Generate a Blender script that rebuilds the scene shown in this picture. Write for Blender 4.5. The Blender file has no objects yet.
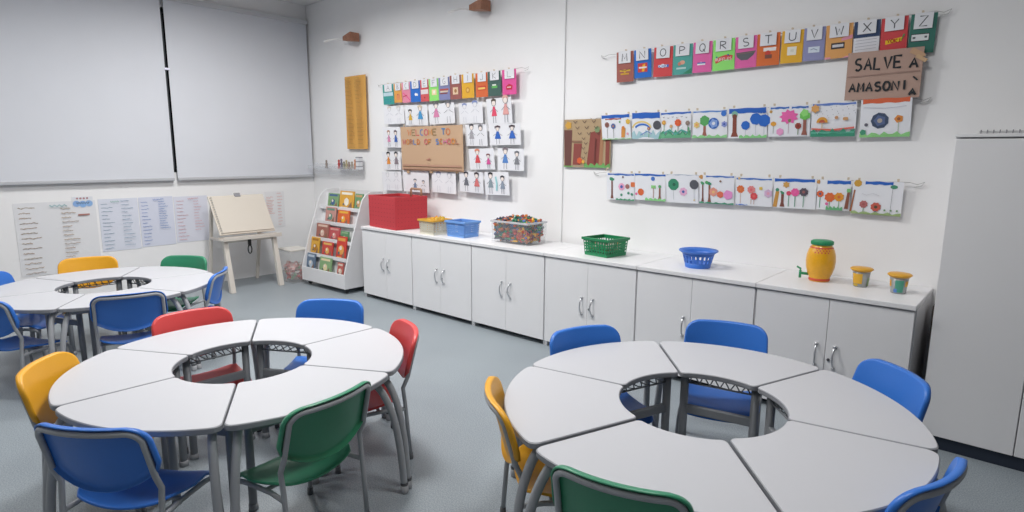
import bpy, bmesh, math, random
from mathutils import Vector, Matrix
random.seed(7)
C = bpy.context.scene.collection
PI = math.pi

# ---------------------------------------------------------------- camera model
F, PITCH, YAW, ROLL = 601.6, 0.1693, 0.7244, 0.0064
CAM = Vector((7.5955, -4.4577, 1.6053))
fw = Vector((-math.sin(YAW)*math.cos(PITCH), math.cos(YAW)*math.cos(PITCH), -math.sin(PITCH)))
rt0 = Vector((math.cos(YAW), math.sin(YAW), 0)); up0 = rt0.cross(fw)
rt = rt0*math.cos(ROLL)+up0*math.sin(ROLL); up = -rt0*math.sin(ROLL)+up0*math.cos(ROLL)
def ray(u, v): return fw + rt*((u-512)/F) + up*((256-v)/F)
def on_y(u, v, y):
    d = ray(u, v); return CAM + d*((y-CAM.y)/d.y)
def on_x(u, v, x):
    d = ray(u, v); return CAM + d*((x-CAM.x)/d.x)
def on_z(u, v, z):
    d = ray(u, v); return CAM + d*((z-CAM.z)/d.z)

# ---------------------------------------------------------------- materials
def lin(c):
    if isinstance(c, str): c = [int(c[i:i+2], 16)/255 for i in (0, 2, 4)]
    return tuple(((x/12.92) if x <= .04045 else ((x+.055)/1.055)**2.4) for x in c)+(1,)
_m = {}
def mat(col, rough=.6, metal=0, spec=.5, trans=0, alpha=1, noise=0, nscale=30, bump=0, name=None, coat=0):
    key = (col, rough, metal, spec, trans, alpha, noise, nscale, bump, coat)
    if key in _m: return _m[key]
    m = bpy.data.materials.new(name or 'surface_'+str(col)); m.use_nodes = True
    nt = m.node_tree; b = nt.nodes['Principled BSDF']
    b.inputs['Base Color'].default_value = lin(col); b.inputs['Roughness'].default_value = rough
    b.inputs['Metallic'].default_value = metal; b.inputs['Specular IOR Level'].default_value = spec
    b.inputs['Transmission Weight'].default_value = trans; b.inputs['Alpha'].default_value = alpha
    b.inputs['Coat Weight'].default_value = coat
    if noise or bump:
        tc = nt.nodes.new('ShaderNodeTexCoord'); n = nt.nodes.new('ShaderNodeTexNoise')
        n.inputs['Scale'].default_value = nscale; n.inputs['Detail'].default_value = 4
        nt.links.new(tc.outputs['Object'], n.inputs['Vector'])
        if noise:
            r = nt.nodes.new('ShaderNodeValToRGB'); c = lin(col)
            r.color_ramp.elements[0].color = tuple(x*(1-noise) for x in c[:3])+(1,)
            r.color_ramp.elements[1].color = tuple(min(1, x*(1+noise)) for x in c[:3])+(1,)
            r.color_ramp.elements[0].position = .3; r.color_ramp.elements[1].position = .7
            nt.links.new(n.outputs['Fac'], r.inputs['Fac']); nt.links.new(r.outputs['Color'], b.inputs['Base Color'])
        if bump:
            bp = nt.nodes.new('ShaderNodeBump'); bp.inputs['Strength'].default_value = bump
            bp.inputs['Distance'].default_value = .002
            nt.links.new(n.outputs['Fac'], bp.inputs['Height']); nt.links.new(bp.outputs['Normal'], b.inputs['Normal'])
    _m[key] = m
    return m
WALL = mat('f0f0f1', .75, noise=.012, nscale=2.5, bump=.15)
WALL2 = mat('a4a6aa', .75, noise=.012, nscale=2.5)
CEIL = mat('e2e2e2', .85, bump=.1)
def floor_mat():
    m = bpy.data.materials.new('vinyl_floor'); m.use_nodes = True; nt = m.node_tree; b = nt.nodes['Principled BSDF']
    tc = nt.nodes.new('ShaderNodeTexCoord')
    n1 = nt.nodes.new('ShaderNodeTexNoise'); n1.inputs['Scale'].default_value = 160; n1.inputs['Detail'].default_value = 3
    n2 = nt.nodes.new('ShaderNodeTexNoise'); n2.inputs['Scale'].default_value = 1.3; n2.inputs['Detail'].default_value = 5
    r1 = nt.nodes.new('ShaderNodeValToRGB'); r1.color_ramp.elements[0].color = lin('7e878d'); r1.color_ramp.elements[1].color = lin('a0a9af')
    r1.color_ramp.elements[0].position = .35; r1.color_ramp.elements[1].position = .65
    r2 = nt.nodes.new('ShaderNodeValToRGB'); r2.color_ramp.elements[0].color = (.9, .9, .91, 1); r2.color_ramp.elements[1].color = (1, 1, 1, 1)
    r2.color_ramp.elements[0].position = .35; r2.color_ramp.elements[1].position = .65
    mx = nt.nodes.new('ShaderNodeMix'); mx.data_type = 'RGBA'; mx.blend_type = 'MULTIPLY'; mx.inputs[0].default_value = 1
    for n in (n1, n2): nt.links.new(tc.outputs['Object'], n.inputs['Vector'])
    nt.links.new(n1.outputs['Fac'], r1.inputs['Fac']); nt.links.new(n2.outputs['Fac'], r2.inputs['Fac'])
    nt.links.new(r1.outputs['Color'], mx.inputs[6]); nt.links.new(r2.outputs['Color'], mx.inputs[7])
    nt.links.new(mx.outputs[2], b.inputs['Base Color']); b.inputs['Roughness'].default_value = .42
    return m
FLOOR = floor_mat()
LAM = mat('e4e4e6', .45, noise=.01, nscale=3)          # cabinet laminate
TOP = mat('c0c1c6', .45)                               # table laminate
EDGE = mat('92949a', .5)
TUBE = mat('a3a6ab', .4, spec=.5)
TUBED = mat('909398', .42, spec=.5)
CAP = mat('5a5c60', .5)
CAPL = mat('a0a2a6', .5)
CHROME = mat('c9cbce', .3, metal=.7)
DARK = mat('17181b', .6)
PAPER = mat('ecedf1', .85)
WOODPEG = mat('d2c3ae', .7)
STRING = mat('b5b5b5', .7)
PLAS = {'blue': mat('3273cd', .36, noise=.02, nscale=200, bump=.12), 'green': mat('358a67', .36, noise=.02, nscale=200, bump=.12),
        'red': mat('d94a4a', .38, noise=.02, nscale=200, bump=.12), 'yellow': mat('e8a826', .38, noise=.02, nscale=200, bump=.12)}

# ---------------------------------------------------------------- mesh builder
class MB:
    def __init__(s): s.v = []; s.f = []; s.mi = []; s.sm = []
    def add(s, vs, fs, mi=0, smooth=False):
        o = len(s.v); s.v += [tuple(v) for v in vs]
        for f in fs: s.f.append(tuple(o+i for i in f)); s.mi.append(mi); s.sm.append(smooth)
        return s
    def box(s, a, b, mi=0, M=None):
        x0, y0, z0 = a; x1, y1, z1 = b
        vs = [Vector(q) for q in ((x0,y0,z0),(x1,y0,z0),(x1,y1,z0),(x0,y1,z0),(x0,y0,z1),(x1,y0,z1),(x1,y1,z1),(x0,y1,z1))]
        if M: vs = [M @ v for v in vs]
        return s.add(vs, [(0,3,2,1),(4,5,6,7),(0,1,5,4),(1,2,6,5),(2,3,7,6),(3,0,4,7)], mi)
    def hexa(s, q0, q1, mi=0):   # two quads of 4 points joined
        return s.add(list(q0)+list(q1), [(0,3,2,1),(4,5,6,7),(0,1,5,4),(1,2,6,5),(2,3,7,6),(3,0,4,7)], mi)
    def tube(s, pts, r, n=8, mi=0, caps=True, smooth=True, closed=False):
        pts = [Vector(p) for p in pts]; N = len(pts); vs = []; fs = []
        rr = r if isinstance(r, (list, tuple)) else [r]*N
        ref = None
        for i, p in enumerate(pts):
            if closed: t = pts[(i+1) % N]-pts[i-1]
            else: t = pts[min(i+1, N-1)]-pts[max(i-1, 0)]
            t.normalize()
            if ref is None: ref = t.orthogonal().normalized()
            else:
                ref = ref-t*ref.dot(t)
                ref = ref.normalized() if ref.length > 1e-6 else t.orthogonal().normalized()
            b = t.cross(ref)
            for k in range(n):
                a = 2*PI*k/n; vs.append(p+(ref*math.cos(a)+b*math.sin(a))*rr[i])
        for i in range(N-1 if not closed else N):
            j = (i+1) % N
            for k in range(n):
                k2 = (k+1) % n; fs.append((i*n+k, i*n+k2, j*n+k2, j*n+k))
        s.add(vs, fs, mi, smooth)
        if caps and not closed:
            o = len(s.v)-len(vs)
            s.f.append(tuple(o+k for k in reversed(range(n)))); s.mi.append(mi); s.sm.append(False)
            s.f.append(tuple(o+(N-1)*n+k for k in range(n))); s.mi.append(mi); s.sm.append(False)
        return s
    def lathe(s, prof, c=(0,0,0), n=24, mi=0, smooth=True, sx=1, sy=1):
        vs = []; fs = []
        for r, z in prof:
            for k in range(n):
                a = 2*PI*k/n; vs.append((c[0]+sx*r*math.cos(a), c[1]+sy*r*math.sin(a), c[2]+z))
        for i in range(len(prof)-1):
            for k in range(n):
                k2 = (k+1) % n; fs.append((i*n+k, i*n+k2, (i+1)*n+k2, (i+1)*n+k))
        return s.add(vs, fs, mi, smooth)
    def prism(s, out, z0, z1, mi=0, mi_side=None, f=None):
        n = len(out); g = f or (lambda x, y, z: (x, y, z))
        vs = [g(x, y, z0) for x, y in out]+[g(x, y, z1) for x, y in out]
        o = len(s.v); s.v += [tuple(v) for v in vs]
        s.f.append(tuple(o+i for i in reversed(range(n)))); s.mi.append(mi); s.sm.append(False)
        s.f.append(tuple(o+n+i for i in range(n))); s.mi.append(mi); s.sm.append(False)
        for i in range(n):
            j = (i+1) % n; s.f.append((o+i, o+j, o+n+j, o+n+i)); s.mi.append(mi if mi_side is None else mi_side); s.sm.append(False)
        return s
    def build(s, name, mats, parent=None, bevel=0, seg=2, loc=None):
        me = bpy.data.meshes.new(name); me.from_pydata(s.v, [], s.f)
        if not isinstance(mats, (list, tuple)): mats = [mats]
        for m in mats: me.materials.append(m)
        me.polygons.foreach_set('material_index', s.mi); me.polygons.foreach_set('use_smooth', s.sm)
        me.update()
        bm = bmesh.new(); bm.from_mesh(me); bmesh.ops.recalc_face_normals(bm, faces=bm.faces); bm.to_mesh(me); bm.free()
        o = bpy.data.objects.new(name, me); C.objects.link(o)
        if parent: o.parent = parent
        if loc is not None: o.location = loc
        if bevel:
            b = o.modifiers.new('bevel', 'BEVEL'); b.width = bevel; b.segments = seg; b.limit_method = 'ANGLE'; b.angle_limit = .7
        return o
def tag(o, label, cat, group=None, kind=None):
    o['label'] = label; o['category'] = cat
    if group: o['group'] = group
    if kind: o['kind'] = kind
    return o
def thing(name, label, cat, loc=(0,0,0), rz=0, group=None):
    o = bpy.data.objects.new(name, None); C.objects.link(o); o.location = loc; o.rotation_euler = (0, 0, rz)
    return tag(o, label, cat, group)
def struct(o): o['kind'] = 'structure'; return o
def dup_tree(o, parent=None):
    c = o.copy(); C.objects.link(c); c.parent = parent
    for ch in list(kids(o)): dup_tree(ch, c)
    return c
def kids(o): return [x for x in bpy.data.objects if x.parent == o]
def recentre(o):
    """move a top-level mesh object's origin to the base of its box (geometry stays where it is)"""
    me = o.data; xs = [v.co for v in me.vertices]
    c = Vector(((min(v.x for v in xs)+max(v.x for v in xs))/2, (min(v.y for v in xs)+max(v.y for v in xs))/2, min(v.z for v in xs)))
    me.transform(Matrix.Translation(-c)); o.location = c
    return o

# ---------------------------------------------------------------- room shell
RX, RY, RZ, T = 10.6, -8.0, 3.5, .15
CT = 0.75   # centre seam handled below
struct(MB().box((-T, RY-T, -.1), (RX+T, T, 0)).build('floor', FLOOR))
struct(MB().box((-T, RY-T, RZ), (RX+T, T, RZ+.1)).build('ceiling', CEIL))
JX = on_y(562.5, 120, -.03).x
w = MB(); w.box((-T, 0, 0), (RX+T, T, RZ)); w.box((0, -.016, 0), (JX, 0, RZ)); struct(w.build('wall_back', WALL, bevel=.006))
# left wall with a window opening y -3.9..-0.12, z 1.36..3.18
w = MB(); w.box((-T, RY-T, 0), (0, 0, 1.36)); w.box((-T, RY-T, 3.18), (0, 0, RZ))
w.box((-T, -.16, 1.36), (0, 0, 3.18)); w.box((-T, RY-T, 1.36), (0, -4.9, 3.18))
struct(w.build('wall_left', WALL))
struct(MB().box((RX, RY-T, 0), (RX+T, 0, RZ)).build('wall_right', WALL2))
struct(MB().box((0, RY-T, 0), (RX, RY, RZ)).build('wall_front', WALL2))
w = MB()
for a, b in ((-4.9, -3.34), (-3.34, -1.80), (-1.80, -.16)):
    w.box((-.12, a, 1.36), (-.06, a+.05, 3.18)); w.box((-.12, b-.05, 1.36), (-.06, b, 3.18))
    w.box((-.12, a, 1.36), (-.06, b, 1.41)); w.box((-.12, a, 3.13), (-.06, b, 3.18))
wf = struct(w.build('window_1', mat('6a6e74', .5)))
struct(MB().box((-.095, -4.85, 1.41), (-.085, -.21, 3.13)).build('window_glass', mat('20242a', .08, trans=.0), wf))

# ceiling lights (recessed LED panels with real lamps under them)
def ceiling_light(x, y, power, label):
    t = thing('ceiling_light', label, 'ceiling light', (x, y, RZ), 0, 'LED panels in the ceiling')
    f = MB()
    for a, b in (((-.32,-.32),(.32,-.3)), ((-.32,.3),(.32,.32)), ((-.32,-.3),(-.3,.3)), ((.3,-.3),(.32,.3))): f.box((a[0], a[1], -.03), (b[0], b[1], 0))
    f.build('frame', mat('f0f0f0', .5), t)
    em = bpy.data.materials.get('lamp_glow')
    if not em:
        em = bpy.data.materials.new('lamp_glow'); em.use_nodes = True; b = em.node_tree.nodes['Principled BSDF']
        b.inputs['Emission Color'].default_value = (1, .98, .95, 1); b.inputs['Emission Strength'].default_value = 6
    MB().box((-.3, -.3, -.02), (.3, .3, -.01)).build('diffuser', em, t)
    l = bpy.data.lights.new('panel_lamp', 'AREA'); l.shape = 'SQUARE'; l.size = .6; l.energy = power; l.spread = math.radians(165); l.color = (1, .985, .965)
    lo = bpy.data.objects.new('panel_lamp', l); C.objects.link(lo); lo.parent = t; lo.location = (0, 0, -.04)
for i, (x, y, pw) in enumerate([(1.9,-1.9,72),(1.9,-4.4,30),(4.2,-2.1,94),(4.2,-4.6,24),(6.5,-2.4,42),(6.5,-5.4,4),(9.0,-5.6,3)]):
    ceiling_light(x, y, pw, ['square white ceiling panel light near the easel', 'square white ceiling panel light beside the far left windows', 'square white ceiling panel light before the cabinets',
      'square white ceiling panel light in the middle of the room', 'square white ceiling panel light over the front right ring', 'square white ceiling panel light behind the camera', 'square white ceiling panel light in the rear corner'][i])

# ---------------------------------------------------------------- roller blinds
def blind(y0, y1, zb, label):
    t = thing('roller_blind', label, 'roller blind', (.045, (y0+y1)/2, zb), 0, 'roller blinds on the window wall')
    h = (y1-y0)/2; H = 3.25-zb
    fab = MB()
    # gently uneven fabric
    n = 14; vs = []; fs = []
    for i in range(n+1):
        for j in range(9):
            y = -h+2*h*i/n; z = .03+(H-.03)*j/8
            vs.append((.001*math.sin(i*1.1)+.001*math.sin(j*.9+i*.4), y, z))
    for i in range(n):
        for j in range(8): fs.append((i*9+j, (i+1)*9+j, (i+1)*9+j+1, i*9+j+1))
    fab.add(vs, fs, 0, False)
    o = fab.build('fabric', mat('d6d9e0', .8, noise=.01, nscale=3), t); s = o.modifiers.new('s', 'SOLIDIFY'); s.thickness = .003
    MB().box((-.014, -h, 0), (.014, h, .034)).build('bottom_bar', mat('b9bbc0', .5), t, bevel=.006)
    MB().box((-.03, -h-.01, H), (.03, h+.01, H+.055)).build('cassette', mat('c6c8cc', .5), t, bevel=.006)
    return t
YG = -1.79
blind(YG+.018, -.045, 1.268, 'wide pale grey roller blind pulled down, ending at the room corner')
blind(-4.95, YG-.018, 1.268, 'wide pale grey roller blind pulled down, left of the dark gap')
p = on_x(167.5, 69, .05)
tag(MB().box((.05, YG-.03, p.z-.012), (.062, YG+.03, p.z+.012)).build('blind_clip', mat('eeeeff', .4), bevel=.003, loc=(0,0,0)), 'small white clip across the dark gap between the two blinds', 'clip')

# ---------------------------------------------------------------- low cabinets
X0, CW, CD, CH = 1.9594, .8632, .614, .80
def cabinet(k, label, handles=True):
    x = X0+CW*k
    t = thing('low_cabinet', label, 'cabinet', (x+CW/2, -CD/2, 0), 0, 'white two door cabinets along the back wall')
    hw, hd = CW/2-.0015, CD/2
    yb = hd-.056 if x+CW < JX+.02 or x < JX else hd-.004
    c = MB()
    c.box((-hw, -hd+.03, 0), (-hw+.02, yb, CH-.032)); c.box((hw-.02, -hd+.03, 0), (hw, yb, CH-.032))
    c.box((-hw+.02, -hd+.04, .05), (hw-.02, yb, .07)); c.box((-hw+.02, yb-.01, .07), (hw-.02, yb, CH-.032))
    c.box((-hw+.02, -hd+.03, .05), (hw-.02, -hd+.034, CH-.032)); c.build('carcass', LAM, t)
    MB().box((-hw, -hd-.004, CH-.03), (hw, yb, CH)).build('worktop', LAM, t, bevel=.004)
    MB().box((-hw+.025, -hd+.1, .0), (hw-.025, -hd+.12, .05)).build('plinth', DARK, t)
    for s in (-1, 1):
        a, b = (-hw+.005, -.001) if s < 0 else (.001, hw-.005)
        d = MB().box((a, -hd+.008, .045), (b, -hd+.027, CH-.038)).build('door', LAM, t, bevel=.002)
        hx = s*.052; hz = .415
        h = MB(); pts = []
        for i in range(11):
            q = i/10; pts.append((hx-s*.004*math.sin(q*PI), -hd+.008-.034*math.sin(q*PI)**.6, hz-.065+.13*q))
        h.tube(pts, .0062, 8); h.lathe([(0,0),(.011,0),(.011,.012),(0,.012)], (hx, -hd+.003, hz-.073), 8); h.lathe([(0,0),(.011,0),(.011,.012),(0,.012)], (hx, -hd+.003, hz+.061), 8)
        h.build('handle', CHROME, d)
        if s > 0:
            l = MB(); l.tube([(hx-.03, -hd+.01, hz-.02), (hx-.03, -hd+.001, hz-.02)], .009, 12); l.build('lock', mat('77797d', .35, metal=.8), d)
    return t
for k, lab in enumerate(['white two-door cabinet at the left end of the row, under the red box',
    'white two-door cabinet under the yellow and blue baskets', 'white two-door cabinet under the clear tub of bricks',
    'white two-door cabinet under the green basket', 'white two-door cabinet under the blue bowl basket',
    'white two-door cabinet at the right end, under the yellow jar']): cabinet(k, lab)

# tall cupboard
def tall():
    t = thing('tall_cabinet', 'tall white cupboard with dark plinth at the right end of the room', 'cupboard', (8.0, -.29, 0))
    ox, oy = 8.0, -.29
    xl, xr, yf, ybk, zt = 7.209-ox, 8.02-ox+.81, -.564-oy, -.02-oy, 1.718
    c = MB(); c.box((xl, yf+.02, .07), (xl+.02, ybk, zt)); c.box((xr-.02, yf+.02, .07), (xr, ybk, zt)); c.box((xl+.02, ybk-.01, .07), (xr-.02, ybk, zt-.02))
    c.box((xl+.02, yf+.022, .09), (xr-.02, yf+.026, zt-.02)); c.box((xl+.02, yf+.02, .07), (xr-.02, ybk-.01, .09)); c.build('carcass', LAM, t)
    MB().box((xl-.004, yf-.004, zt-.018), (xr+.004, ybk, zt)).build('top', LAM, t, bevel=.003)
    MB().box((xl+.01, yf+.012, 0), (xr-.01, ybk, .07)).build('plinth', mat('1c2636', .6), t)
    xm = on_y(1022, 400, -.564).x-ox
    xs = [xl, xm, xm*2-xl if xm*2-xl < xr-.2 else xr]
    xs = [xl, xm, xr]
    for i in range(2):
        d = MB().box((xs[i]+.002, yf, .075), (xs[i+1]-.003, yf+.018, zt-.026)).build('door', LAM, t, bevel=.002)
        hx = xs[i+1]-.05 if i == 1 else xs[i+1]-.012
        if i == 1: MB().tube([(hx, yf, .9), (hx, yf-.03, .91), (hx, yf-.03, 1.03), (hx, yf, 1.04)], .006).build('handle', CHROME, d)
    return t
tall()
# spiral pad lying on the tall cupboard
a = on_y(974, 127, -.45); t = thing('spiral_pad', 'grey spiral-bound pad lying flat on top of the tall cupboard', 'pad', (7.75, -.3, 1.718))
MB().box((-.46, -.12, 0), (.6, .12, .018)).build('pages', mat('c9c9cb', .7), t, bevel=.003)
s = MB()
for i in range(40): 
    x = -.45+i*.026; s.tube([(x, -.128+.012*math.cos(q*PI/4), .009+.012*math.sin(q*PI/4)) for q in range(8)], .0025, 5, closed=True)
s.build('spiral_binding', mat('8c8e92', .4), t)
# bent dark sheet in the gap
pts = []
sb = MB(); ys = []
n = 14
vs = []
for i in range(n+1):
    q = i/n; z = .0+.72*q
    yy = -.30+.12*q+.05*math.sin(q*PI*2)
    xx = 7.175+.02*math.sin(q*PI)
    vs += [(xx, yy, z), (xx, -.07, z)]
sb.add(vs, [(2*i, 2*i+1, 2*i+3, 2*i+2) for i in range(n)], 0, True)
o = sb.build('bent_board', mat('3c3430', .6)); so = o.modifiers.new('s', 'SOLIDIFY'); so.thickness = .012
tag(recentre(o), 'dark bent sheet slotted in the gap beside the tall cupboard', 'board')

# ---------------------------------------------------------------- wedge tables
TH, RO, RI, TC = .59, .803, .325, .58
def wedge_outline(R, r, gap=.004, rc=.035, half=PI/6, n=20):
    def side(s):
        # side edge runs parallel to the joint line, gap off it
        d = Vector((math.cos(s*half), math.sin(s*half))); nrm = Vector((d.y*-s*-1, 0))
        return d
    pts = []
    def corner(P, A, B, rad, k=5):
        A = (A-P).normalized(); B = (B-P).normalized(); ang = A.angle(B); t = rad/math.tan(ang/2)
        a = P+A*t; b = P+B*t; c = P+(A+B).normalized()*(rad/math.sin(ang/2)); out = []
        va = a-c; vb = b-c; a0 = math.atan2(va.y, va.x); a1 = math.atan2(vb.y, vb.x); da = (a1-a0+PI) % (2*PI)-PI
        for i in range(k+1): out.append(c+Vector((math.cos(a0+da*i/k), math.sin(a0+da*i/k)))*rad)
        return out
    def P(rad, s):  # point on joint-parallel edge at radius
        d = Vector((math.cos(s*half), math.sin(s*half))); nn = Vector((math.sin(half), -s*math.cos(half)))
        return d*rad+nn*gap
    ao = half-gap/R; ai = half-gap/r
    PO1, PO2, PI1, PI2 = P(R, -1), P(R, 1), P(r, -1), P(r, 1)
    arc = lambda rad, a: Vector((math.cos(a), math.sin(a)))*rad
    # outer
    lim = (rc*1.0)/R
    pts += corner(PO1, PI1, arc(R, -ao+.12), rc)
    for i in range(n+1):
        a = -ao+lim*1.5+(2*ao-3*lim)*i/n; pts.append(arc(R, a))
    pts += corner(PO2, arc(R, ao-.12), PI2, rc)
    rc2 = .022; l2 = rc2/r
    pts += corner(PI2, PO2, arc(r, ai-.2), rc2)
    for i in range(n+1):
        a = ai-l2*1.7-(2*ai-3.4*l2)*i/n; pts.append(arc(r, a))
    pts += corner(PI1, arc(r, -ai+.2), PO1, rc2)
    return pts
def make_table():
    t = thing('wedge_table', 'x', 'table', (0,0,0))
    L = lambda P: [(p.x-TC, p.y) for p in P]
    out = L(wedge_outline(RO, RI, .0035)); inn = L(wedge_outline(RO-.003, RI+.003, .0065))
    MB().prism(inn, TH-.018, TH).build('tabletop', TOP, t, bevel=.0012, seg=1)
    # edge band: ring round the top
    e = MB(); n = len(out); vs = []
    for (a, b, z) in ((inn, 0, TH-.0012), (out, 0, TH-.004), (out, 0, TH-.021), (inn, 0, TH-.026)):
        vs += [(x, y, z) for x, y in a]
    fs = []
    for k in range(3):
        for i in range(n): j = (i+1) % n; fs.append((k*n+i, k*n+j, (k+1)*n+j, (k+1)*n+i))
    fs.append(tuple(3*n+i for i in range(n)))
    e.add(vs, fs, 0, False); e.build('edge_band', EDGE, t)
    half = PI/6
    def Q(rad, s, off, z):
        d = Vector((math.cos(s*half), math.sin(s*half))); nn = Vector((math.sin(half), -s*math.cos(half)))
        q = d*rad+nn*off; return Vector((q.x-TC, q.y, z))
    for s in (-1, 1):
        leg = MB()
        prof = [(.70, .050, TH-.026), (.735, .048, .545), (.775, .044, .50), (.812, .038, .42), (.835, .033, .33), (.853, .028, .2), (.866, .024, .03)]
        # smooth through the points
        P = [Q(a, s, b, z) for a, b, z in prof]; fine = []
        for i in range(len(P)-1):
            p0, p1, p2, p3 = P[max(i-1, 0)], P[i], P[i+1], P[min(i+2, len(P)-1)]
            for k in range(4):
                q = k/4; fine.append(.5*((2*p1)+(p2-p0)*q+(2*p0-5*p1+4*p2-p3)*q*q+(3*p1-p0-3*p2+p3)*q**3))
        fine.append(P[-1]); leg.tube(fine, .0175, 12)
        lo = leg.build('leg', TUBE, t)
        cp = MB(); b = Q(.866, s, .024, 0)
        cp.lathe([(0, 0), (.0195, 0), (.0205, .006), (.0195, .04), (0, .04)], b, 12); cp.build('foot_cap', CAPL, lo)
        cp = MB(); cp.lathe([(.0188, .04), (.0195, .043), (.0195, .052), (.0185, .055)], b, 12); cp.build('collar', CAP, lo)
        leg = MB(); b = Q(.385, s, .040, 0); leg.tube([b+Vector((0,0,.02)), b+Vector((0,0,TH-.026))], .019, 12)
        lo = leg.build('leg', TUBED, t)
        cp = MB(); cp.lathe([(0, 0), (.022, 0), (.022, .03), (0, .03)], b, 12); cp.build('foot_cap', CAPL, lo)
        r = MB(); r.tube([Q(.39, s, .040, TH-.042), Q(.72, s, .050, TH-.042)], .014, 8); r.build('side_rail', TUBED, t)
    a, b = Q(.385, -1, .04, .395), Q(.385, 1, .04, .395)
    MB().box((a.x-.012, a.y, .368), (b.x+.012, b.y, .412)).build('cross_beam', TUBED, t, bevel=.006)
    a, b = Q(.70, -1, .05, 0), Q(.70, 1, .05, 0)
    MB().box((a.x-.012, a.y, TH-.066), (a.x+.012, b.y, TH-.026)).build('outer_rail', TUBED, t, bevel=.004)
    bk = MB(); xa = Q(.385, 1, .04, 0).x
    ww = .155
    for i in range(7):
        y = -ww+.02+(2*ww-.04)*i/6; wy = y*1.0
        bk.tube([(xa-.01, y+.02, TH-.026), (xa-.006, y+.01, TH-.045), (xa+.0, y, TH-.066), (xa+.03, y*1.05, TH-.074), (xa+.14, y*1.15, TH-.074), (xa+.16, y*1.2, TH-.055), (xa+.165, y*1.2, TH-.03)], .003, 6)
    bk.tube([(xa-.006, -ww, TH-.066), (xa-.006, ww, TH-.066)], .0045, 6)
    bk.tube([(xa+.14, -ww*1.25, TH-.078), (xa+.14, ww*1.25, TH-.078)], .004, 6)
    bk.build('wire_basket', mat('85888d', .4), t)
    return t

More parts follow.
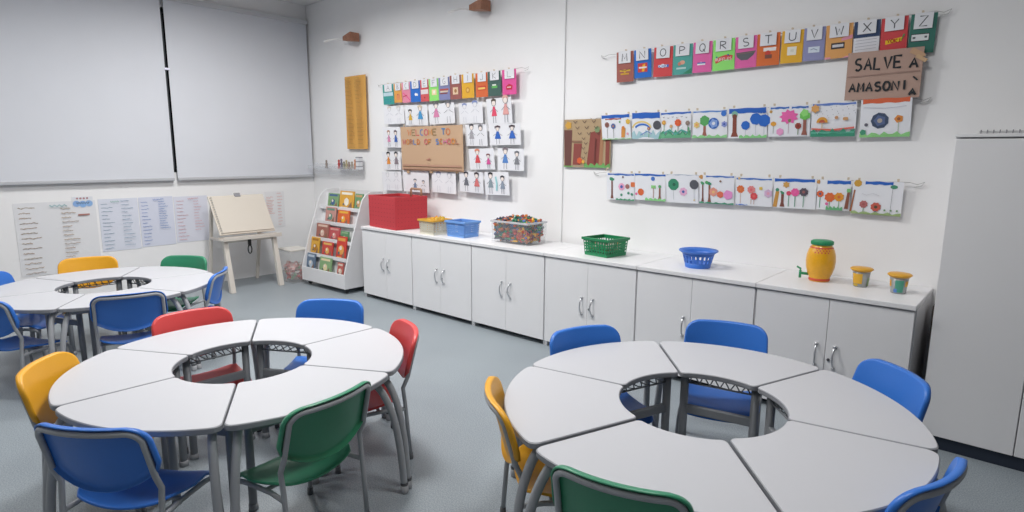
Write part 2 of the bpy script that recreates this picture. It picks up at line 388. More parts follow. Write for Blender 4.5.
# ---------------------------------------------------------------- chairs
def back_y(x, z):   # front surface of the backrest, local y
    return .188+(z-.42)*.26 + .052*(1-(x/.223)**2)
def make_chair(col):
    t = thing('school_chair', 'x', 'chair', (0,0,0)); M = PLAS[col]
    # ---- seat shell
    s = MB(); nx, ny = 16, 14; hw = .20
    def srf(i, j):
        a = -1+2*i/nx; b = -1+2*j/ny
        # rounded-rect plan
        x = hw*a*(1-.06*max(0, b)) ; y = .022+.155*b
        if b < -.0: x *= 1-.05*(b*b)
        k = abs(a)
        if k > .8: y -= (1 if b > 0 else -1)*.03*((k-.8)/.2)**2*abs(b)
        y += .028*(1-a*a)*max(0, b)**2
        z = .298+.032*a*a*(.5+.5*max(b, 0)) - .03*max(0, -b-.55)**1.5/.3 + .010*max(0, b)**2
        return (x, y, z)
    vs = [srf(i, j) for i in range(nx+1) for j in range(ny+1)]
    fs = [(i*(ny+1)+j, (i+1)*(ny+1)+j, (i+1)*(ny+1)+j+1, i*(ny+1)+j+1) for i in range(nx) for j in range(ny)]
    s.add(vs, fs, 0, True); o = s.build('seat', M, t); so = o.modifiers.new('s', 'SOLIDIFY'); so.thickness = .011; so.offset = -1
    so2 = o.modifiers.new('b', 'BEVEL'); so2.width = .003; so2.segments = 2; so2.limit_method = 'ANGLE'
    # ---- back shell
    N = 72; out = []
    def outline():
        pts = []
        W, zt, rc = .223, .668, .065
        # start lower left going clockwise
        def zb(x): return .400+.085*(abs(x)/W)**2.2
        pts = []
        for i in range(13): x = -W*.93+2*W*.93*i/12; pts.append((x, zb(x)))
        pts.append((W*.985, .492+.012)); 
        zz = .515
        for i in range(6): q = i/5; pts.append((W-.004*q, zz+(zt-rc-zz)*q))
        for i in range(1, 8): a = PI/2*i/8; pts.append((W-.004-rc+rc*math.cos(a), zt-rc+rc*math.sin(a)))
        for i in range(9): x = (W-rc-.004)*(1-2*i/8); pts.append((x, zt+.004*(1-(x/W)**2)))
        for i in range(1, 8): a = PI/2+PI/2*i/8; pts.append((-W+.004+rc+rc*math.cos(a), zt-rc+rc*math.sin(a)))
        for i in range(6): q = 1-i/5; pts.append((-W+.004*q, zz+(zt-rc-zz)*q))
        pts.append((-W*.985, .492+.012))
        return pts
    O = outline(); n = len(O); cx, cz = 0, .54
    b = MB(); vs = []; fs = []
    rings = [1, .985, .95, .85, .65, .4, .15]
    rimy = [.012, 0, -.001, 0, 0, 0, 0]
    for k, q in enumerate(rings):
        for x, z in O:
            xx = cx+(x-cx)*q; z2 = cz+(z-cz)*q; vs.append((xx, back_y(xx, z2)+rimy[k]*1.0, z2))
    for k in range(len(rings)-1):
        for i in range(n): j = (i+1) % n; fs.append((k*n+i, (k+1)*n+i, (k+1)*n+j, k*n+j))
    fs.append(tuple((len(rings)-1)*n+i for i in range(n)))
    # flange and back surface
    base = len(vs)
    for k, (q, dy) in enumerate([(1.0, .024), (.975, .025), (.965, .008), (.8, .008), (.5, .008), (.2, .008)]):
        for x, z in O:
            xx = cx+(x-cx)*q; z2 = cz+(z-cz)*q; vs.append((xx, back_y(xx, z2)+dy, z2))
    for i in range(n): j = (i+1) % n; fs.append((i, j, base+j, base+i))
    for k in range(5):
        for i in range(n): j = (i+1) % n; fs.append((base+k*n+i, base+k*n+j, base+(k+1)*n+j, base+(k+1)*n+i))
    fs.append(tuple(base+5*n+i for i in reversed(range(n))))
    b.add(vs, fs, 0, True); b.build('backrest', M, t)
    # ---- frame: rear legs run up and across behind the back
    W = .199
    path = [(-W, .235, .02), (-W, .222, .2), (-W, .212, .32)]
    path += [(-W-.001, .203+.0, .40), (-W-.002, back_y(-W, .46)+.021, .46), (-W, back_y(-W, .54)+.021, .54)]
    rc = .05; zt = .650
    for i in range(1, 8):
        a = PI-PI/2*i/8; x = -W+rc+rc*math.cos(a); z = zt-rc+rc*math.sin(a); path.append((x, back_y(x, z)+.021, z))
    for i in range(9): x = (-W+rc)*(1-2*i/8); path.append((x, back_y(x, zt)+.021, zt))
    for i in range(1, 8):
        a = PI/2-PI/2*i/8; x = W-rc+rc*math.cos(a); z = zt-rc+rc*math.sin(a); path.append((x, back_y(x, z)+.021, z))
    path += [(W, back_y(W, .54)+.021, .54), (W+.002, back_y(W, .46)+.021, .46), (W+.001, .203, .40), (W, .212, .32), (W, .222, .2), (W, .235, .02)]
    MB().tube(path, .0110, 10).build('back_frame', TUBE, t)
    for s_ in (-1, 1):
        l = MB(); l.tube([(s_*W, .214, .285), (s_*(W-.01), .12, .286), (s_*(W-.01), -.05, .278), (s_*(W-.01), -.095, .268), (s_*(W-.009), -.12, .24), (s_*(W-.006), -.130, .17), (s_*(W-.004), -.14, .02)], .0105, 10)
        l.build('leg', TUBE, t)
        for y, x in ((-.14, W-.004), (.235, W)):
            f = MB(); f.lathe([(0, 0), (.0135, 0), (.0145, .008), (.013, .035), (0, .035)], (s_*x, y, 0), 10); f.build('foot_cap', CAP, t)
    MB().tube([(-W+.01, .08, .282), (W-.01, .08, .282)], .009, 8).build('stretcher', TUBE, t)
    return t

RINGS = {'1': ((4.722, -3.20), .965), '2': ((6.616, -2.153), 1.02), '3': ((2.26, -3.147), .945)}
TURN = {('1',181): .2, ('1',241): -.2, ('2',164): .2, ('2',224): -.2}
# order of mids: offset+30, +90, ...
lab1 = ['white wedge table before the red chair at the right side of the front left ring', 'white wedge table before the lone blue chair at the rear of the front left ring',
        'white wedge table before the red chair, rear left of the front left ring', 'white wedge table before the yellow chair in the front left ring',
        'white wedge table before the blue chair nearest the bottom left corner', 'white wedge table before the green chair in the front left ring']
lab2 = ['white wedge table before the blue chair nearest the tall cupboard', 'white wedge table before the blue chair in front of the cabinet with the blue bowl',
        'white wedge table before the blue chair standing by the middle cabinets', 'white wedge table before the yellow chair in the front right ring',
        'white wedge table before the green chair at the bottom of the front right ring', 'white wedge table before the blue chair at the bottom right corner']
lab3 = ['white wedge table before the green chair in the far ring by the easel', 'white wedge table before the yellow chair in the far ring',
        'white wedge table before the half hidden blue chair at the far left edge', 'white wedge table before the blue chair cut by the left edge',
        'white wedge table of the far ring before the blue chair seen squarely from behind', 'white wedge table before the blue chair seen side-on near the easel']
RINGS['1'] += (lab1, [61, 121, 181, 241, 301, 1]); RINGS['2'] += (lab2, [44, 104, 164, 224, 284, 344]); RINGS['3'] += (lab3, [118, 178, 238, 298, 358, 58])
proto_t = make_table(); first = True
for key, (c, sc, labs, mids) in RINGS.items():
    for lab, md in zip(labs, mids):
        o = proto_t if first else dup_tree(proto_t); first = False
        a = math.radians(md+{'1': -1.5, '2': -3.3, '3': -3.5}[key]+TURN.get((key, md), random.uniform(-.08, .08))); rad = TC*sc+random.uniform(-.002, .003)
        if key == '2' and md == 284: rad += .016
        if key == '2' and md == 224: rad += .004
        o.location = (c[0]+rad*math.cos(a), c[1]+rad*math.sin(a), 0); o.scale = (sc, sc, 1); o.rotation_euler = (0, 0, a)
        tag(o, lab, 'table', {'1': 'wedge tables of the front left ring', '2': 'wedge tables of the front right ring', '3': 'wedge tables of the far left ring'}[key])

# chairs: ring, image point of the middle of the back's upper edge (ray met with z .668), facing of the back, colour, label
CH_ = [
 ('1', (80,428), 305, 'blue', 'blue plastic school chair seen from behind at the bottom left corner'),
 ('1', (337,395), 9, 'green', 'green plastic chair seen from behind in the front left ring'),
 ('1', (190,311), 175, 'red', 'red plastic chair between the two left rings, only its back showing'),
 ('1', (332.5,300), 127, 'blue', 'blue chair at the rear of the front left ring, facing the camera'),
 ('1', (411,326), 66, 'red', 'red plastic chair seen from the side at the right of the front left ring'),
 ('1', (47,363), 233, 'yellow', 'yellow chair at the left edge of the front left ring'),
 ('2', (585,330), 157, 'blue', 'blue chair left rear of the front right ring, before the middle cabinets'),
 ('2', (727,322.5), 109, 'blue', 'blue chair rear of the front right ring, below the blue bowl basket'),
 ('2', (903,371), 45, 'blue', 'blue chair beside the tall cupboard, before the right end cabinet'),
 ('2', (947,476), -14, 'blue', 'blue chair back at the bottom right corner of the photo'),
 ('2', (618,477), -76, 'green', 'green chair back at the bottom centre, its grey tube frame toward the camera'),
 ('2', (500,391), 228, 'yellow', 'yellow chair at the left edge of the front right ring'),
 ('3', (88,257.5), 163, 'yellow', 'yellow chair behind the far left ring, before the writing sheets'),
 ('3', (187,256), 125, 'green', 'green chair behind the far left ring, beside the easel'),
 ('3', (223,270), 54, 'blue', 'blue chair seen from the side, right end of the far left ring'),
 ('3', (128,294), -17, 'blue', 'blue chair of the far left ring seen squarely from behind'),
 ('3', (-25,300), -62, 'blue', 'blue chair of the far left ring cut by the left edge of the photo'),
 ('3', (-8,275), 232, 'blue', 'blue chair top mostly hidden behind the far ring at the left edge')]
protos = {}
PUSH = {(47,363): .042, (585,330): .04, (618,477): .035, (500,391): .036, (-8,275): .05}
for key, uv, fa, col, lab in CH_:
    if col not in protos: o = protos[col] = make_chair(col)
    else: o = dup_tree(protos[col])
    top = on_z(uv[0], uv[1], .668); fa = math.radians(fa)
    pos = Vector((top.x, top.y))-Vector((math.cos(fa), math.sin(fa)))*(.305-PUSH.get(uv, 0))
    o.location = (pos.x, pos.y, 0); o.rotation_euler = (0, 0, fa-PI/2)
    tag(o, lab, 'chair', {'1': 'school chairs round the front left ring', '2': 'school chairs round the front right ring', '3': 'school chairs round the far left ring'}[key])

# ---------------------------------------------------------------- flat sheets with drawings
class Sheet:
    """a sheet of paper or card in its own XZ plane facing -Y, origin at the middle of its lower edge"""
    def __init__(s, w, h, col, thick=.0015, rough=.85, curl=0):
        s.w, s.h, s.t, s.k = w, h, thick, 0; s.mb = MB(); s.mats = [mat(col, rough)]; s.keys = {col: 0}; s.curl = curl
        if curl:
            n = 8; vs = []; fs = []
            for i in range(n+1):
                for j in range(n+1): vs.append(s.P(i/n, j/n, 0))
            for i in range(n+1):
                for j in range(n+1): p = s.P(i/n, j/n, 0); vs.append((p[0], p[1]+thick, p[2]))
            m = (n+1)**2
            for i in range(n):
                for j in range(n):
                    q = (i*(n+1)+j, (i+1)*(n+1)+j, (i+1)*(n+1)+j+1, i*(n+1)+j+1); fs.append(q); fs.append(tuple(m+z for z in reversed(q)))
            for i in range(n):
                for a, b in (((i)*(n+1), (i+1)*(n+1)), (i*(n+1)+n, (i+1)*(n+1)+n), (i, i+1), (n*(n+1)+i, n*(n+1)+i+1)): fs.append((a, b, b+m, a+m))
            s.mb.add(vs, fs, 0)
        else: s.mb.box((-w/2, 0, 0), (w/2, thick, h), 0)
    def P(s, u, v, k=None):
        k = s.k if k is None else k
        return ((u-.5)*s.w, (-.0010-k*.0003 if k else 0)+s.curl*(4*(u-.5)**2-.3)*(1-v), v*s.h)
    def mi(s, col):
        if col not in s.keys: s.keys[col] = len(s.mats); s.mats.append(mat(col, .85))
        return s.keys[col]
    def poly(s, pts, col): s.k += 1; s.mb.add([s.P(u, v) for u, v in pts], [tuple(range(len(pts)))], s.mi(col)); return s
    def rect(s, a, b, c, d, col):
        n = 6; pts = [(a+(c-a)*i/n, b) for i in range(n+1)]+[(c-(c-a)*i/n, d) for i in range(n+1)]
        s.k += 1; vs = [s.P(u, v) for u, v in pts]; m = 2*n+1
        s.mb.add(vs, [(i, i+1, m-i-1, m-i) for i in range(n)], s.mi(col)); return s
    def disc(s, u, v, r, col, n=14, jag=0, ry=1):
        k = s.h/s.w; return s.poly([(u+r*k*(1+jag*(i % 2))*math.cos(2*PI*i/n), v+r*ry*(1+jag*(i % 2))*math.sin(2*PI*i/n)) for i in range(n)], col)
    def line(s, pts, w, col):
        s.k += 1; k = s.h/s.w; vs = []; fs = []
        for i, (u, v) in enumerate(pts):
            a = pts[max(i-1, 0)]; b = pts[min(i+1, len(pts)-1)]; dx = (b[0]-a[0])/k; dy = b[1]-a[1]; L = math.hypot(dx, dy) or 1
            nx, ny = -dy/L*w/2, dx/L*w/2; vs += [s.P(u+nx*k, v+ny), s.P(u-nx*k, v-ny)]
        for i in range(len(pts)-1): fs.append((2*i, 2*i+1, 2*i+3, 2*i+2))
        s.mb.add(vs, fs, s.mi(col)); return s
    def text(s, txt, u, v, cw, ch, w, col, gap=.28, jit=0):
        for q, c in enumerate(txt):
            cc = col if isinstance(col, str) else col[q % len(col)]
            for st in GLY.get(c, []):
                s.line([(u+x*cw+(random.uniform(-jit, jit)*cw), v+y*ch+random.uniform(-jit, jit)*ch) for x, y in st], w, cc)
            u += cw*(1+gap)
        return s
    def build(s, name, loc, rz=0, tilt=0, parent=None):
        o = s.mb.build(name, s.mats, parent); o.location = loc; o.rotation_euler = (tilt, 0, rz); return o
def arc_(cx, cy, rx, ry, a0, a1, n=8): return [(cx+rx*math.cos(math.radians(a0+(a1-a0)*i/n)), cy+ry*math.sin(math.radians(a0+(a1-a0)*i/n))) for i in range(n+1)]
GLY = {'A': [[(0,0),(.5,1),(1,0)],[(.2,.4),(.8,.4)]], 'B': [[(0,0),(0,1)],arc_(0,.75,.8,.25,90,-90),arc_(0,.25,.95,.25,90,-90)], 'C': [arc_(.55,.5,.5,.5,60,300)],
 'D': [[(0,0),(0,1)],arc_(0,.5,.95,.5,90,-90)], 'E': [[(1,1),(0,1),(0,0),(1,0)],[(0,.5),(.8,.5)]], 'F': [[(1,1),(0,1),(0,0)],[(0,.5),(.8,.5)]],
 'G': [arc_(.55,.5,.5,.5,60,340),[(.6,.45),(1,.45)]], 'H': [[(0,0),(0,1)],[(1,0),(1,1)],[(0,.5),(1,.5)]], 'I': [[(.5,0),(.5,1)]], 'J': [[(.8,1),(.8,.25)],arc_(.45,.25,.35,.25,0,-180)],
 'K': [[(0,0),(0,1)],[(.9,1),(0,.45),(.9,0)]], 'L': [[(0,1),(0,0),(.9,0)]], 'M': [[(0,0),(.1,1),(.5,.3),(.9,1),(1,0)]], 'N': [[(0,0),(0,1),(1,0),(1,1)]],
 'O': [arc_(.5,.5,.5,.5,90,450,12)], 'P': [[(0,0),(0,1)],arc_(0,.72,.9,.28,90,-90)], 'Q': [arc_(.5,.5,.5,.5,90,450,12),[(.6,.3),(1,-.05)]],
 'R': [[(0,0),(0,1)],arc_(0,.75,.85,.25,90,-90),[(.2,.5),(.9,0)]], 'S': [arc_(.5,.75,.42,.25,40,270,8)+arc_(.5,.25,.45,.25,90,-140,8)], 'T': [[(0,1),(1,1)],[(.5,1),(.5,0)]],
 'U': [[(0,1),(0,.35)]+arc_(.5,.35,.5,.35,180,360)+[(1,1)]], 'V': [[(0,1),(.5,0),(1,1)]], 'W': [[(0,1),(.25,0),(.5,.7),(.75,0),(1,1)]], 'X': [[(0,1),(1,0)],[(0,0),(1,1)]],
 'Y': [[(0,1),(.5,.5),(1,1)],[(.5,.5),(.5,0)]], 'Z': [[(0,1),(1,1),(0,0),(1,0)]], ' ': []}
BK = '3a3a42'
def px_rect(u0, v0, u1, v1, y):
    um, vm = (u0+u1)/2, (v0+v1)/2
    xl, xr = on_y(u0, vm, y).x, on_y(u1, vm, y).x; zt, zb = on_y(um, v0, y).z, on_y(um, v1, y).z
    return (xl+xr)/2, zb, xr-xl, zt-zb
peg_mesh = None
def peg(x, y, z, label, group):
    global peg_mesh
    if peg_mesh is None:
        m = MB(); m.hexa([(-.006,-.004,-.018),(.006,-.004,-.018),(.006,-.001,-.018),(-.006,-.001,-.018)], [(-.007,-.012,.026),(.007,-.012,.026),(.007,-.008,.026),(-.007,-.008,.026)])
        m.hexa([(-.006,.001,-.018),(.006,.001,-.018),(.006,.004,-.018),(-.006,.004,-.018)], [(-.007,.008,.026),(.007,.008,.026),(.007,.012,.026),(-.007,.012,.026)])
        m.tube([(-.0075, .0, .004), (.0075, .0, .004)], .004, 6)
        peg_mesh = m.build('clothes_peg', WOODPEG); o = peg_mesh
    else: o = peg_mesh.copy(); C.objects.link(o)
    o.location = (x, y, z-.004); o.rotation_euler = (0, random.uniform(-.12, .12), 0); o.scale = (.75, .75, .8)
    tag(o, label, 'clothes peg', group); return o
def cord(name, pts, label, r=.0022, fray=True):
    m = MB(); m.tube(pts, r, 6)
    if fray:
        for e, s in ((pts[0], 1), (pts[-1], -1)):
            e = Vector(e); m.tube([e, e+Vector((-.04*s, .0, -.012)), e+Vector((-.075*s, .01, .004)), e+Vector((-.06*s, .012, -.02)), e+Vector((-.02*s, .012, -.028))], r, 5)
    o = m.build(name, STRING); tag(recentre(o), label, 'string'); return o

# ---- alphabet cards, right wall: M to Z
YR = -.032
MZ = [('M',617,634,'a3625a','M'),('N',634.8,652,'2b6ec6','N'),('O',653.5,672.5,'d04c50','O'),('P',673,692.5,'56a49c','P'),('Q',693,712,'e069a8','Q'),('R',713,735,'92e276','R'),
      ('S',735.5,757,'df68a8','S'),('T',757,780,'d8703c','T'),('U',781,803,'e3ae38','U'),('V',803.5,825,'9092ba','V'),('W',826,853,'e0a565','W'),('X',854,880,'3a4c6e','X'),('Y',881,908,'d04c50','Y'),('Z',909,935.5,'3c7468','Z')]
COLN = {'M':'brown','N':'blue','O':'red','P':'teal','Q':'pink','R':'light green','S':'pink','T':'orange','U':'yellow','V':'lavender','W':'peach','X':'navy','Y':'red','Z':'dark green'}
def logo(s, L):
    if L == 'M':
        s.disc(.5,.36,.055,'d9b23c',ry=1); s.rect(.2,.35,.82,.40,'dcb845'); s.rect(.25,.24,.75,.29,'d2a535'); s.line([(.2,.42),(.45,.37),(.8,.42)],.02,'7a4a3a')
    if L == 'N': s.rect(.22,.2,.78,.52,'c94444'); s.poly([(.45,.22),(.6,.22),(.66,.5),(.5,.45)],'e6b030'); s.rect(.28,.33,.74,.39,'e8dfe0')
    if L == 'O': s.disc(.5,.36,.09,'e9eef5',ry=.75); s.rect(.25,.31,.82,.4,'3c6fc0'); s.text('OREO',.28,.32,.09,.07,.018,'f2f4f8')
    if L == 'P': s.disc(.5,.4,.10,'d9a38c',ry=.7); s.disc(.35,.36,.06,'c97f6c'); s.rect(.2,.18,.7,.24,'bcd6d4'); s.poly([(.55,.02),(.98,.02),(.98,.2)],'3a8868')
    if L == 'Q': s.disc(.45,.3,.05,'dfe5ee'); s.rect(.25,.29,.68,.33,'3763b0'); s.rect(.25,.24,.68,.29,'ecebf0')
    if L == 'R': s.line([(.12,.3),(.4,.38),(.65,.42),(.9,.38)],.15,'d4504c'); s.text('RUFFLES',.14,.31,.085,.09,.016,'f3e8e4'); s.disc(.72,.48,.03,'3460a8'); s.disc(.2,.44,.025,'3460a8')
    if L == 'S': s.poly([(.03,.5),(.1,.36),(.3,.25),(.6,.25),(.85,.38),(.97,.52)],'62646a'); s.line([(.1,.46),(.9,.48)],.02,'8c6d66')
    if L == 'T': s.rect(.3,.45,.85,.56,'e9e4e2'); s.disc(.5,.38,.09,'c8463c'); s.rect(.38,.22,.68,.34,'7c5148')
    if L == 'U': s.rect(.3,.24,.72,.5,'e9e6da'); s.rect(.45,.34,.6,.42,'d8d6c8')
    if L == 'V': s.rect(.25,.24,.78,.42,'d5deea'); s.line([(.36,.33),(.5,.36),(.68,.31)],.03,'98a6bc')
    if L == 'W': s.rect(.22,.28,.72,.46,'3e3c40'); s.rect(.27,.33,.68,.41,'cfcdd2'); s.poly([(.0,.0),(.9,.0),(.98,.04),(.0,.05)],'e39ab0'); s.poly([(.6,.5),(1,.55),(1,.66),(.6,.58)],'e39ab0')
    if L == 'X': s.rect(0,.0,1,.52,'e2e2e8'); [s.line([(.08,.44-.09*i),(.5,.45-.09*i),(.9,.46-.09*i)],.012,'a6a8b4') for i in range(4)]
    if L == 'Y': s.poly([(.2,.24),(.8,.3),(.86,.42),(.2,.36)],'e6c22e'); s.text('YOKI',.26,.28,.11,.1,.022,'b83428'); s.poly([(.78,.3),(.92,.48),(.86,.5)],'49995c')
    if L == 'Z': s.rect(.08,.30,.78,.50,'2f3438'); s.rect(.1,.32,.76,.48,'dfe3e4'); s.line([(.15,.4),(.7,.41)],.05,'5a6166')
zt_ = lambda u: on_y(u, 52-.126*(u-617), YR)
for L, u0, u1, col, _ in MZ:
    vt = 53.5-.1275*(u0-617)+(-.6); vb = vt+{'M':30,'N':28}.get(L, 28.5+.041*(u0-617)*.33+ (0.007*(u0-617)))
    if L == 'Z': vb = 54
    vt2 = vt-.1275*(u1-u0)/2
    x, zb, w, h = px_rect(u0, vt2, u1, vb-1.0, YR)
    s = Sheet(w*.985, h, col, curl=.003)
    logo(s, L)
    o = s.build('alphabet_card', (x, YR, zb), 0, random.uniform(.02, .07)); tag(o, COLN[L]+' alphabet card with the letter '+L+' on the string', 'alphabet card', 'alphabet cards M to Z on the upper right string')
    o.rotation_euler.y = random.uniform(-.02, .02)
    wl = w*.70
    lb = Sheet(wl, h*.40, 'e4e5ea'); lb.text(L, .30, .16, .42, .62, .07, '55575e')
    lb.build('letter_label', (0.0, -.008, h*.62), 0, 0, o)
    peg(x+random.uniform(-.01,.01), YR-.006, zb+h, 'small wooden clothes peg holding one of the M to Z alphabet cards', 'pegs on the M to Z string')
a, b = on_y(608, 55, YR), on_y(936, 11, YR)
cord('hanging_string', [a+(b-a)*i/12+Vector((0, .002, -.012*math.sin(i/12*PI))) for i in range(13)], 'thin pale string along the top of the M to Z alphabet cards')

# ---- alphabet cards, left part: A to L
YL = -.05-.03
AL = [('A',383.3,394,84.5,104.5,'3f9c96','teal'),('B',394.3,402,83.6,102.6,'dfa050','light orange'),('C',402.3,410.5,82.4,102.6,'e08ca4','light pink'),('D',410.7,420.5,81,102,'2b6ec6','blue'),('E',420.7,429,79.8,101.5,'d25a5e','red'),
      ('F',429.3,438.8,79,100.8,'92e276','light green'),('G',439,450,77.4,100,'8488b4','lavender'),('H',450.3,461.6,75.3,99.2,'9c5f5a','brown'),('I',462,474.2,74,98,'e3ae38','yellow'),('J',476,488,73,97,'d86c40','orange'),('K',488.2,501,71.4,96,'47645e','dark green'),('L',502.5,516.5,69.6,94.6,'e0589c','bright pink')]
for L, u0, u1, vt, vb, col, cn in AL:
    x, zb, w, h = px_rect(u0, vt, u1, vb, YL)
    s = Sheet(w*.99, h, col, curl=.002)
    if L == 'A': s.rect(.05,.42,.95,.60,'bcd4de'); [s.disc(.25+.22*i,.25-.12*j,.03,'3160b0',6) for i in range(3) for j in range(2)]
    elif L == 'B': s.rect(.3,.15,.75,.45,'d98a5c'); s.disc(.5,.42,.04,'9a5040')
    elif L == 'C': s.line([(.1,.5),(.6,.3),(.95,.1)],.05,'e0508c'); s.line([(.1,.3),(.6,.36)],.05,'b84050')
    elif L == 'D': s.disc(.55,.36,.09,'eef1f5',8,ry=.8); s.disc(.7,.34,.06,'e6eaf2',8)
    elif L == 'E': s.rect(.05,.34,.95,.55,'e3d9da'); s.disc(.5,.18,.04,'8e3a3a')
    elif L == 'F': s.rect(.3,.26,.8,.52,'ecd9a8'); s.disc(.55,.4,.08,'f3efe0')
    elif L == 'G': s.rect(.1,.42,.9,.5,'b4574e'); s.rect(.15,.34,.85,.41,'d9c9b4'); s.rect(.1,.27,.8,.32,'8c4b46')
    elif L == 'H': s.rect(.25,.2,.72,.5,'e0c4a4'); s.disc(.5,.35,.08,'a4744c')
    elif L == 'I': s.disc(.5,.33,.13,'c98e3a'); s.disc(.5,.33,.07,'e6c06c')
    elif L == 'J': s.rect(.15,.28,.85,.46,'c74638'); s.rect(.2,.32,.8,.4,'ecc46c')
    elif L == 'K': s.rect(.3,.32,.75,.42,'64b060'); s.rect(.35,.42,.65,.48,'dfe6dc')
    elif L == 'L': s.poly([(.3,.2),(.7,.2),(.75,.36),(.5,.44),(.26,.34)],'c43448'); s.rect(.36,.28,.64,.32,'e8c8cc')
    o = s.build('alphabet_card', (x, YL, zb), 0, .04); tag(o, cn+' alphabet card with white letter tab on the shorter string', 'alphabet card', 'alphabet cards A to L on the left string')
    lb = Sheet(w*.68, h*.38, 'e6e7ec'); lb.text(L, .3, .18, .4, .6, .06, '8a8c94'); lb.build('letter_label', (.01, -.007, h*.64), 0, 0, o)
    peg(x, YL-.006, zb+h, 'small wooden clothes peg holding one of the A to L alphabet cards', 'pegs on the A to L string')
a, b = on_y(381, 84.5, YL), on_y(522, 67.5, YL)
cord('hanging_string', [a+(b-a)*i/8+Vector((0, .002, -.006*math.sin(i/8*PI))) for i in range(9)], 'thin pale string along the top of the A to L alphabet cards')

# ---- children's figure drawings below the A to L cards
def fig(s, cx, hair, body, sc=1, outline='7a7c86', base=.12, faint=False):
    f = 'c4c6cf' if faint else outline
    s.disc(cx, base+.60*sc, .095*sc, f, 12); s.disc(cx, base+.595*sc, .075*sc, 'efe3dc' if not faint else 'e8e8ec', 12)
    if hair: s.poly([(cx-.07*sc, base+.60*sc), (cx-.075*sc, base+.70*sc), (cx, base+.74*sc), (cx+.075*sc, base+.70*sc), (cx+.07*sc, base+.60*sc), (cx+.045*sc, base+.66*sc), (cx-.045*sc, base+.66*sc)], hair)
    if body: s.poly([(cx-.03*sc, base+.50*sc), (cx+.03*sc, base+.50*sc), (cx+.085*sc, base+.22*sc), (cx-.085*sc, base+.22*sc)], body)
    for k in (-1, 1):
        s.line([(cx+k*.02*sc, base+.44*sc), (cx+k*.12*sc, base+.34*sc)], .018, f); s.line([(cx+k*.035*sc, base+.22*sc), (cx+k*.04*sc, base+.02)], .022, f)
FIG = [
 (384,106,404.5,124, [(.3,'d9cfc4',None,1,True),(.75,'d5d0cc',None,1,True)], 'faint pencil pair of figures, just under the teal and light orange cards'),
 (405.5,105,428,125.5, [(.25,'2c2c30','d9b040',.8,False),(.7,'d8c8b0','4a98cc',1,False)], 'drawing of a black-haired figure in yellow and one in blue'),
 (429.5,103.5,455,124, [(.3,'6c6a70','d988b0',1.1,False),(.78,'6c6c74',None,1.1,False)], 'drawing of two tall grey figures, one in a pink skirt'),
 (459.5,102.5,483,123.5, [(.25,'8c9ac4',None,1,True),(.7,'7c8cbc',None,1.1,True)], 'pale blue pencil drawing of two figures beside the grey pair'),
 (488,98,512.5,124, [(.3,'5a5048','e0506c',1,False),(.78,'d8a49c','e0a4a0',1.1,False)], 'drawing of two pink-dressed figures at the right of the top row'),
 (383.5,127,401,147.5, [(.35,'b08878','d48cb0',.85,False),(.75,'5c4c58','4a6cb8',.85,False)], 'small drawing of a pink and a blue figure left of the brown sign'),
 (466,124.5,487.5,146, [(.3,'55565c','a8a6ac',1.05,False),(.72,'6e6e76',None,1,False)], 'grey pencil drawing of figures right of the brown sign, upper'),
 (490,124,521,145, [(.28,'54424a','3468c0',.95,False),(.75,'4c4048','3468c0',.95,False)], 'drawing of two figures in blue shirts'),
 (383,151.6,401,169.8, [(.35,'26262a','e09040',1,False),(.78,'3c3e44','8c8088',1,False)], 'drawing of two black-haired figures left of the brown sign'),
 (470,148.5,495,169.5, [(.35,'d98468','d85058',1,False),(.78,'7c5058','d8589c',.75,False)], 'drawing of a red-haired figure in red'),
 (498,148.5,524,170.5, [(.3,'7c7078','5a88c8',1.05,False),(.75,'6a6c74','84868c',.9,False)], 'drawing of a figure in blue and a grey figure at the right edge'),
 (383,171.5,402,190.5, [(.3,'d8dade',None,1,True),(.75,'d8dade',None,1,True)], 'very faint drawing in the bottom row behind the red box'),
 (403.5,170,429,192, [(.48,'787c88','7c90b0',.6,False),(.8,'787c88',None,.55,False)], 'drawing of two tiny figures just under the brown sign'),
 (432,171.5,456,193, [(.3,'9098b8',None,1,True),(.75,'a8aab4',None,1,True)], 'faint drawing of a blue-haired figure under the sign'),
 (460,171.5,483.5,192.5, [(.3,'3c3c44','6c6e78',1,False),(.75,'3c3038','d87878',1,False)], 'drawing of a dark grey figure and a figure in pink, bottom row'),
 (485.5,172,509.5,195, [(.25,'2e2e34','8c9ca4',1,False),(.75,'3a3a44','8c98a8',.85,False)], 'drawing of two black-haired figures with a teal streak at the bottom right'),
]
for i, (u0, v0, u1, v1, fs, lab) in enumerate(FIG):
    y = YL+.004
    x, zb, w, h = px_rect(u0, v0, u1, v1, y)
    s = Sheet(w, h, 'e9eaef', curl=.003)
    for cx, hair, body, sc, fa in fs: fig(s, cx, hair, body, sc*1.32, faint=fa, base=.03)
    if i == 15: s.line([(.5,.2),(.52,.5),(.48,.8)], .1, '9cd0d4')
    o = s.build('figure_drawing', (x, y, zb), 0, random.uniform(.03, .09)); o.rotation_euler.y = random.uniform(-.03, .03)
    tag(o, lab, 'drawing', "children's figure drawings on the left wall part")
x, zb, w, h = px_rect(402.3, 126, 464, 171, YL-.02)
s = Sheet(w, h, 'c4a486', .004)
cols = ['d07a4c','8c7c58','c85c5c','5c84b8','c8646c','d0883c','8c7850','b85058','3c7cb0']
s.text('WELCOME TO', .13, .80, .057, .13, .026, cols, gap=.22, jit=.03)
s.text('WORLD OF SCHOOL', .04, .60, .046, .11, .024, ['c8646c','d08a44','b07860','6088c0','d07a3c','c87898'], gap=.34, jit=.03)
s.rect(.02,.10,.98,.14,'b8917c'); s.rect(.02,.03,.98,.055,'b08a76'); s.poly([(.42,.25),(.5,.3),(.48,.24)],'b07c6c')
